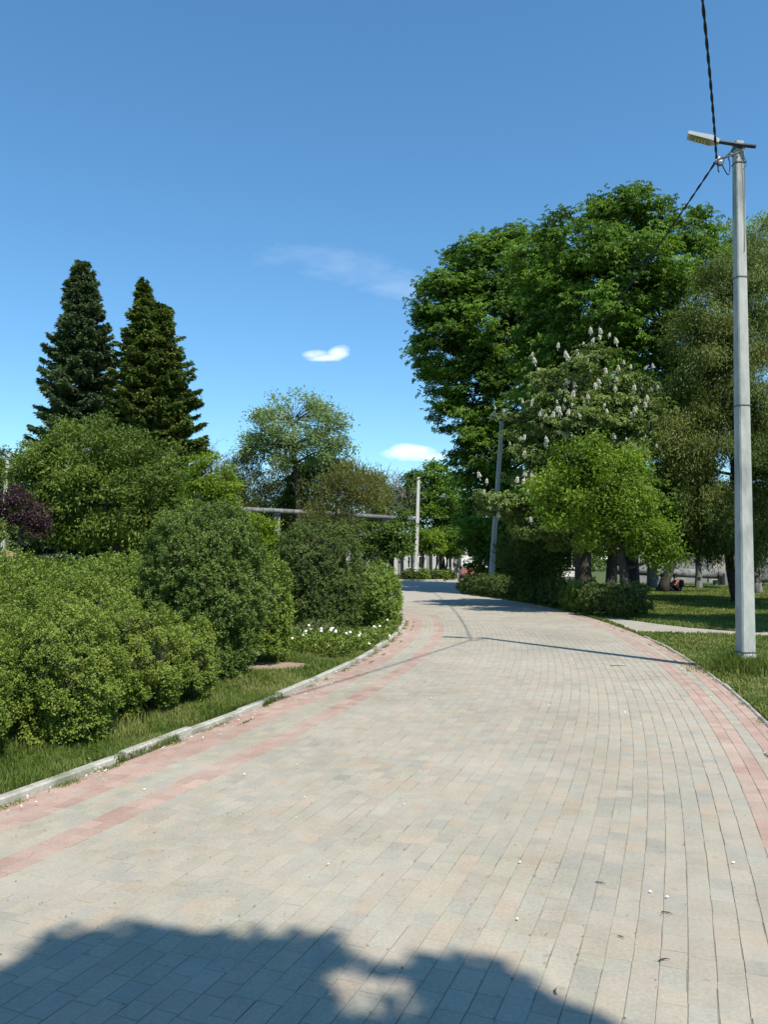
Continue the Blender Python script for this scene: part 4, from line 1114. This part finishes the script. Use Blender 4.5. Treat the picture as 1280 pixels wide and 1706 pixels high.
B = P(1162, 0, 7.9)
far_b = np.array([-9.6, -15.5, 7.9])
mid1 = lerp(B, far_b, .33) - [-.55, 0, .55]
mid2 = lerp(B, far_b, .66) - [-.45, 0, .45]
cable('overhead_cable', 'twisted black cable rising from the near pole over the path', INS, [lerp(INS, B, .5) + [0.0, 0, -.02], B, mid1, mid2], far_b)
e2 = P(836, 705, d2)
cable('overhead_cable', 'twisted black cable running from the near pole towards the chestnuts', P(1191, 273, 11.33), [lerp(INS, e2, .33) - [0, 0, .55], lerp(INS, e2, .66) - [0, 0, .5]], e2, r=.010, tw=.008)

# ------------------------------------------------------------------ heating pipeline
rt = empty('overhead_pipe', P(463, 932, 56)[:2].tolist() + [0], 'grey clad heating pipe carried on posts high across the background', 'pipeline')
pa_ = P(300, 843, 51.5); pb = P(400, 848.5, 54); pc = P(540, 855, 59.5); pd = P(700, 866, 68)
mb = MB(); o_ = np.array([0, 0, 0.0]); tube(mb, [pa_, pb, pc, pd], .18, 10); tube(mb, [pa_ + [0, .5, .02], pb + [0, .5, .02], pc + [0, .5, .02], pd + [0, .5, .02]], .16, 10)
mb.build('pipe', M_pipe, rt, smooth=True)
for f in (.0, .12, .24, .36, .48, .6, .72, .84, .96):
    c = lerp(pb, pc, f * 1.0); mb = MB(); d_ = unit(pc - pb); tube(mb, [c - d_ * .03, c + d_ * .03], .195, 10); mb.build('pipe_ring', M_strap, rt)
for px in (463, 640):
    c = P(px, 932, 57 if px < 500 else 63.5); f = (c[0] - pb[0]) / (pd[0] - pb[0]); tp = pb + (pd - pb) * f
    mb = MB(); box(mb, (tp[0], tp[1] + .1, tp[2] / 2 - .12), (.38, .34, tp[2] - .24)); mb.build('post', M_kerb, rt)
    mb = MB(); box(mb, (tp[0], tp[1] + .25, tp[2] - .2), (.5, 1.3, .08)); mb.build('bracket', M_steel, rt)
rt = empty('ground_pipe', (P(1160, 932, 50)[0], 50, 0), 'grey heating pipe running low across the right lawn before the wall', 'pipeline')
za, zb_ = P(1060, 951, 50), P(1400, 963, 48)
mb = MB(); tube(mb, [P(1010, 949, 50.5), za, P(1195, 957, 49.2)], .27, 12); mb.build('pipe', M_pipe, rt, smooth=True)
mb = MB(); tube(mb, [P(1197, 959, 49.1), P(1240, 961, 48.8), P(1420, 966, 47.8)], .31, 12); mb.build('pipe', M_greywall, rt, smooth=True)
for px in (1100, 1195, 1255, 1330):
    c = P(px, 932, 49.3); mb = MB(); box(mb, (c[0], c[1], .15), (.4, .5, .36)); mb.build('support', M_kerb, rt)
mb = MB(); q = P(1210, 959, 48.9); tube(mb, [[q[0], q[1], -.03], [q[0], q[1], .75]], .3, 10); mb.build('valve_box', M_greywall, rt)

# ------------------------------------------------------------------ buildings and walls
def building(name, label, x0, x1, y0, y1, h, wm, pm=None, ph=.5, wins=(), roof=None, rh=1.2, piers=None):
    rt = empty(name, ((x0 + x1) / 2, y0, 0), label, 'building')
    mb = MB(); box(mb, ((x0 + x1) / 2, (y0 + y1) / 2, h / 2), (x1 - x0, y1 - y0, h)); mb.build('wall', wm, rt)
    if pm:
        mb = MB(); box(mb, ((x0 + x1) / 2, y0 - .03, ph / 2 - .02), (x1 - x0 + .04, .12, ph)); mb.build('plinth', pm, rt)
    for (wx, wz, ww, wh) in wins:
        mb = MB(); box(mb, (wx, y0 - .005, wz), (ww, .05, wh)); w_ = mb.build('window', M_glass, rt)
        mb = MB()
        for sx in (-1, 1): box(mb, (wx + sx * (ww / 2 + .04), y0 - .03, wz), (.08, .12, wh + .16))
        for sz in (-1, 1): box(mb, (wx, y0 - .033, wz + sz * (wh / 2 + .04)), (ww, .12, .08))
        box(mb, (wx, y0 - .045, wz), (.06, .06, wh)); mb.build('frame', M_white, w_)
    for px_ in (piers or ()):
        mb = MB(); box(mb, (px_, y0 - .25, h / 2 - .03), (.38, .5, h)); mb.build('pier', M_palec, rt)
    if roof:
        mb = MB(); xm = (x0 + x1) / 2; o_ = .45
        V = [[x0 - o_, y0 - o_, h], [x1 + o_, y0 - o_, h], [x1 + o_, y1 + o_, h], [x0 - o_, y1 + o_, h], [x0 + 1.5, (y0 + y1) / 2, h + rh], [x1 - 1.5, (y0 + y1) / 2, h + rh]]
        mb.add(V, [[0, 1, 5, 4], [2, 3, 4, 5], [0, 3, 2, 1]], [[1, 2, 5], [3, 0, 4]]); mb.build('roof', roof, rt)
    return rt


xa = P(640, 932, 88)[0]; xb = P(766, 932, 88)[0]
building('white_building', 'long white building with grey bays seen between the far trunks', xa - 6, xb + 1, 88, 96, 3.3, M_greywall, None, wins=[(xa + 1.1 + 1.5 * i, 1.3, .5, 1.2) for i in range(5)],
         roof=M_greywall, piers=[xa - 5 + 1.05 * i for i in range(14)])
xw = P(769, 932, 70)[0]
building('white_house', 'bright white house with a red brown base at the end of the path', xw, xw + 9, 70, 78, 3.6, M_white, M_plinth, .95, wins=[(xw + 3, 1.8, 1.2, 1.3), (xw + 6, 1.8, 1.2, 1.3)], roof=M_greywall, rh=.3)
xp = P(938, 932, 44)[0]
building('white_kiosk', 'small white building glimpsed between the chestnut trunks', xp, xp + 2.6, 50, 53, 2.4, M_white, M_greywall, .55, wins=[(xp + 1.9, 1.5, .7, .8)], roof=M_greywall, rh=.5)
building('peach_building', 'low peach coloured building behind the hedge on the left', P(-120, 932, 60)[0], P(222, 932, 60)[0], 60, 68, 3.15, M_peach, M_plinth, .5,
         wins=[(P(q, 932, 60)[0], 1.6, 1.1, 1.4) for q in (-60, 40, 120, 160)], roof=M_rooftile)
rt = empty('concrete_wall', (P(1180, 932, 57)[0], 57, 0), 'grey panel wall behind the pipe on the right', 'wall')
x0 = P(1040, 932, 57)[0]
for i in range(9):
    mb = MB(); box(mb, (x0 + 1.5 + i * 3.02, 57, .95), (2.98, .14, 1.96)); mb.build('panel', M_greywall if i != 2 else M_slab, rt)
    mb = MB(); box(mb, (x0 + i * 3.02, 56.93, 1.0), (.2, .2, 2.1)); mb.build('post', M_greywall, rt)

# ------------------------------------------------------------------ people
def person(label, origin, rot, joints, edges, radii, cloth, hair_mat=M_hair, scale=1.0, extras=()):
    """joints: name -> (x, y, z) with y forward; one skinned body, clothing as children"""
    root = empty('person', origin, label, 'person'); root.rotation_euler = (0, 0, rot)

    def skin(nm, names, edg, rad, mat):
        me = bpy.data.meshes.new(nm); ix = {k: i for i, k in enumerate(names)}
        me.from_pydata([tuple(v * scale for v in joints[k]) for k in names], [(ix[a], ix[b]) for a, b in edg if a in ix and b in ix], [])
        o = bpy.data.objects.new(nm, me); COL.objects.link(o); o.parent = root
        md = o.modifiers.new('skin', 'SKIN'); sv_ = me.skin_vertices[0].data
        for k, i in ix.items(): sv_[i].radius = (rad[k] * scale, rad[k] * scale)
        sv_[ix[names[0]]].use_root = True
        ss = o.modifiers.new('sub', 'SUBSURF'); ss.levels = 1; ss.render_levels = 1
        me.materials.append(mat); return o
    names = list(joints)
    skin('body', names, edges, radii, M_skin)
    for nm, sub, grow, mat in cloth:
        rad = {k: radii[k] + grow for k in sub}
        skin(nm, sub, edges, rad, mat)
    hd = np.array(joints['head']) * scale
    bm = bmesh.new(); bmesh.ops.create_icosphere(bm, subdivisions=2, radius=.115 * scale)
    for v in bm.verts:
        if v.co.y > .03 * scale and v.co.z < .045 * scale: v.co.y = .03 * scale
        v.co.z *= 1.12
    me = bpy.data.meshes.new('hair'); bm.to_mesh(me); bm.free(); me.materials.append(hair_mat)
    o = bpy.data.objects.new('hair', me); COL.objects.link(o); o.parent = root; o.location = hd + np.array([0, -.02, .035]) * scale
    # face: nose and ears
    mb = MB(); tube(mb, [hd + np.array([0, .085, .01]) * scale, hd + np.array([0, .12, -.02]) * scale], [.012 * scale, .018 * scale], 6)
    for sx in (-1, 1): tube(mb, [hd + np.array([sx * .085, 0, .02]) * scale, hd + np.array([sx * .1, -.01, -.03]) * scale], .018 * scale, 6)
    me_ = mb.build('face', M_skin); me_.parent = root
    return root


def rig(J):
    """add mirrored hands with fingers to the joints, give edges and radii"""
    E = [('pelvis', 'waist'), ('waist', 'chest'), ('chest', 'neck'), ('neck', 'head')]
    R = dict(pelvis=.13, waist=.115, chest=.135, neck=.05, head=.095)
    for s_ in 'lr':
        E += [('chest', 'sh' + s_), ('sh' + s_, 'el' + s_), ('el' + s_, 'wr' + s_), ('wr' + s_, 'ha' + s_), ('pelvis', 'hi' + s_), ('hi' + s_, 'kn' + s_), ('kn' + s_, 'an' + s_), ('an' + s_, 'to' + s_)]
        R.update({'sh' + s_: .055, 'el' + s_: .042, 'wr' + s_: .027, 'ha' + s_: .034, 'hi' + s_: .085, 'kn' + s_: .058, 'an' + s_: .038, 'to' + s_: .04})
        w = np.array(J['wr' + s_]); h = np.array(J['ha' + s_]); d = unit(h - w); q = unit(np.cross(d, [0.3, 1, .2]))
        for i, (o_, ln) in enumerate(((-.027, .06), (-.009, .072), (.009, .068), (.027, .052), (.045, .045))):
            k1, k2 = 'f%d%s' % (i, s_), 'g%d%s' % (i, s_)
            J[k1] = tuple(h + q * o_ + d * (.035 if i < 4 else .0)); J[k2] = tuple(h + q * (o_ * 1.15) + d * ((.035 if i < 4 else .0) + ln) + np.array([0, 0, -.012]))
            E += [('ha' + s_, k1), (k1, k2)]; R[k1] = .010; R[k2] = .008
    return J, E, R


TOP = ['chest', 'waist', 'pelvis', 'shl', 'shr', 'ell', 'elr']; LEG = ['pelvis', 'hil', 'hir', 'knl', 'knr', 'anl', 'anr']; SHORT = ['pelvis', 'hil', 'hir', 'knl', 'knr']
FEET = lambda s: ['an' + s, 'to' + s]
# walking figure on the far path
J = dict(pelvis=(0, 0, .93), waist=(0, 0, 1.08), chest=(0, .01, 1.3), neck=(0, .02, 1.48), head=(0, .04, 1.6), shl=(-.18, 0, 1.4), shr=(.18, 0, 1.4), ell=(-.23, -.1, 1.14), elr=(.23, .08, 1.14),
         wrl=(-.22, -.06, .9), wrr=(.22, .2, .93), hal=(-.22, -.04, .83), har=(.22, .24, .87), hil=(-.09, 0, .88), hir=(.09, 0, .88), knl=(-.1, .16, .5), knr=(.1, -.04, .48),
         anl=(-.1, .2, .09), anr=(.1, -.3, .14), tol=(-.1, .34, .05), tor=(.1, -.2, .05))
J, E, R = rig(J); g = G(760, 965.5)
person('person in dark clothes walking on the far path under the trees', (g[0], g[1], 0), math.pi + .2, J, E, R, [('shirt', TOP + ['wrl', 'wrr'], .016, M_dark), ('shorts', SHORT, .02, M_dark), ('shoe', FEET('l'), .012, M_dark), ('shoe', FEET('r'), .012, M_dark)])


def sitting(label, px, py, rot, topm, legm, lean=.12, bag=None, hm=M_hair):
    J = dict(pelvis=(0, 0, .12), waist=(0, .03, .27), chest=(0, lean, .47), neck=(0, lean + .05, .62), head=(0, lean + .09, .74), shl=(-.17, lean, .55), shr=(.17, lean, .55), ell=(-.24, lean + .14, .36), elr=(.24, lean + .14, .36),
             wrl=(-.12, lean + .33, .34), wrr=(.12, lean + .33, .34), hal=(-.1, lean + .4, .33), har=(.1, lean + .4, .33), hil=(-.1, .05, .11), hir=(.1, .05, .11), knl=(-.18, .42, .42), knr=(.18, .42, .42),
             anl=(-.14, .62, .08), anr=(.14, .62, .08), tol=(-.15, .76, .05), tor=(.15, .76, .05))
    J, E, R = rig(J); g = G(px, py)
    r = person(label, (g[0], g[1], 0), rot, J, E, R, [('shirt', TOP, .018, topm), ('trousers', LEG, .014, legm), ('shoe', FEET('l'), .012, M_whitec), ('shoe', FEET('r'), .012, M_whitec)], hair_mat=hm)
    return r


sitting('person in a coral top sitting on the lawn beside the leaning trunk', 1131, 986, math.pi * .55, M_red, M_dark)
sitting('person in dark clothes hunched right of the leaning trunk', 1119, 986, math.pi * .6, M_dark, M_dark, lean=.25)
sitting('person in a white top sitting left of the leaning trunk', 1099, 985, -math.pi * .4, M_whitec, M_dark)
mb = MB(); g = G(1133, 986)
bm = bmesh.new(); bmesh.ops.create_cube(bm, size=1)
bmesh.ops.scale(bm, vec=(.26, .15, .38), verts=bm.verts); bmesh.ops.bevel(bm, geom=bm.edges[:], offset=.05, segments=2, affect='EDGES')
me = bpy.data.meshes.new('backpack'); bm.to_mesh(me); bm.free(); me.materials.append(M_dark)
o = bpy.data.objects.new('backpack', me); COL.objects.link(o); o.location = (g[0] + .02, g[1] - .16, .42); o.rotation_euler = (0.1, 0, -.4)
tag(o, 'black backpack worn by the person in the coral top', 'backpack')

# ------------------------------------------------------------------ small litter
rng = np.random.default_rng(400)
tw = [((1107, 1598), .05, .3, 'short thick twig low on the right of the paving'), ((927, 1650), .045, 1.4, 'tiny upright twig near the shade on the paving'), ((1001, 1470), .05, -.5, 'curled thin twig left of the wavy one'), ((1112, 1520), .05, -.6, 'wavy thin twig on the paving at the right'),
      ((1035, 1560), .03, -.8, 'small straight twig between the paving rows'), ((1030, 1109), .25, 0, 'dark stick near the shadow of the pole')]
for (px, py), ln, a, lb in tw:
    g = G(px, py, .008); d_ = np.array([math.cos(a), math.sin(a), 0]); s_ = np.array([-d_[1], d_[0], 0])
    mb = MB(); tube(mb, [g - d_ * ln / 2, g - d_ * ln * .15 + s_ * ln * .12, g + d_ * ln * .15 + s_ * ln * .05 + [0, 0, .003], g + d_ * ln / 2 - s_ * ln * .08], [.0022 + ln * .01, .002 + ln * .01, .0018 + ln * .008, .001], 5)
    tube(mb, [g, g + s_ * ln * .25 + d_ * ln * .1], [.0015 + ln * .006, .0008], 4)
    tag(mb.build('fallen_twig', M_drytwig), lb, 'twig', 'fallen twigs on the paving')
mb = MB(); k_ = 2600
s_ = rng.uniform(-8, 14, k_); t_ = rng.uniform(-HW + .05, HW - .05, k_)
p = pos(s_, t_, .009); row = 2 * HW / round(2 * HW / .105); jn = rng.random(k_) < .75
tj = np.round((t_ + HW) / row) * row - HW + rng.normal(size=k_) * .004
p = np.where(jn[:, None], pos(s_, tj, .007), p)
leafquads(mb, rng, p, unit(rng.normal(size=(k_, 3)) * [1, 1, .1]), np.tile([0, 0, 1.0], (k_, 1)), rng.uniform(.004, .016, k_), rng.uniform(.003, .008, k_), rng.random(k_), fold=.2)
tag(mb.build('dark_litter', M_litter), 'tiny crumbs of soil and dry seed in the paving joints', 'litter', kind='stuff')
mb = MB(); k_ = 150
p = pos(rng.uniform(-8, 16, k_), rng.uniform(-HW, HW, k_), .012)
k2 = 160; p2 = pos(rng.uniform(-4.3, 3, k2), HW + .0 + rng.normal(size=k2) * .12 - .03, .03); p = np.vstack([p, p2]); k_ = len(p)
leafquads(mb, rng, p, unit(rng.normal(size=(k_, 3)) * [1, 1, .2]), unit(rng.normal(size=(k_, 3)) * .3 + [0, 0, 1.0]), .02, .014, rng.random(k_))
tag(mb.build('fallen_petals', M_petal), 'scattered pale fallen petals', 'litter', kind='stuff')
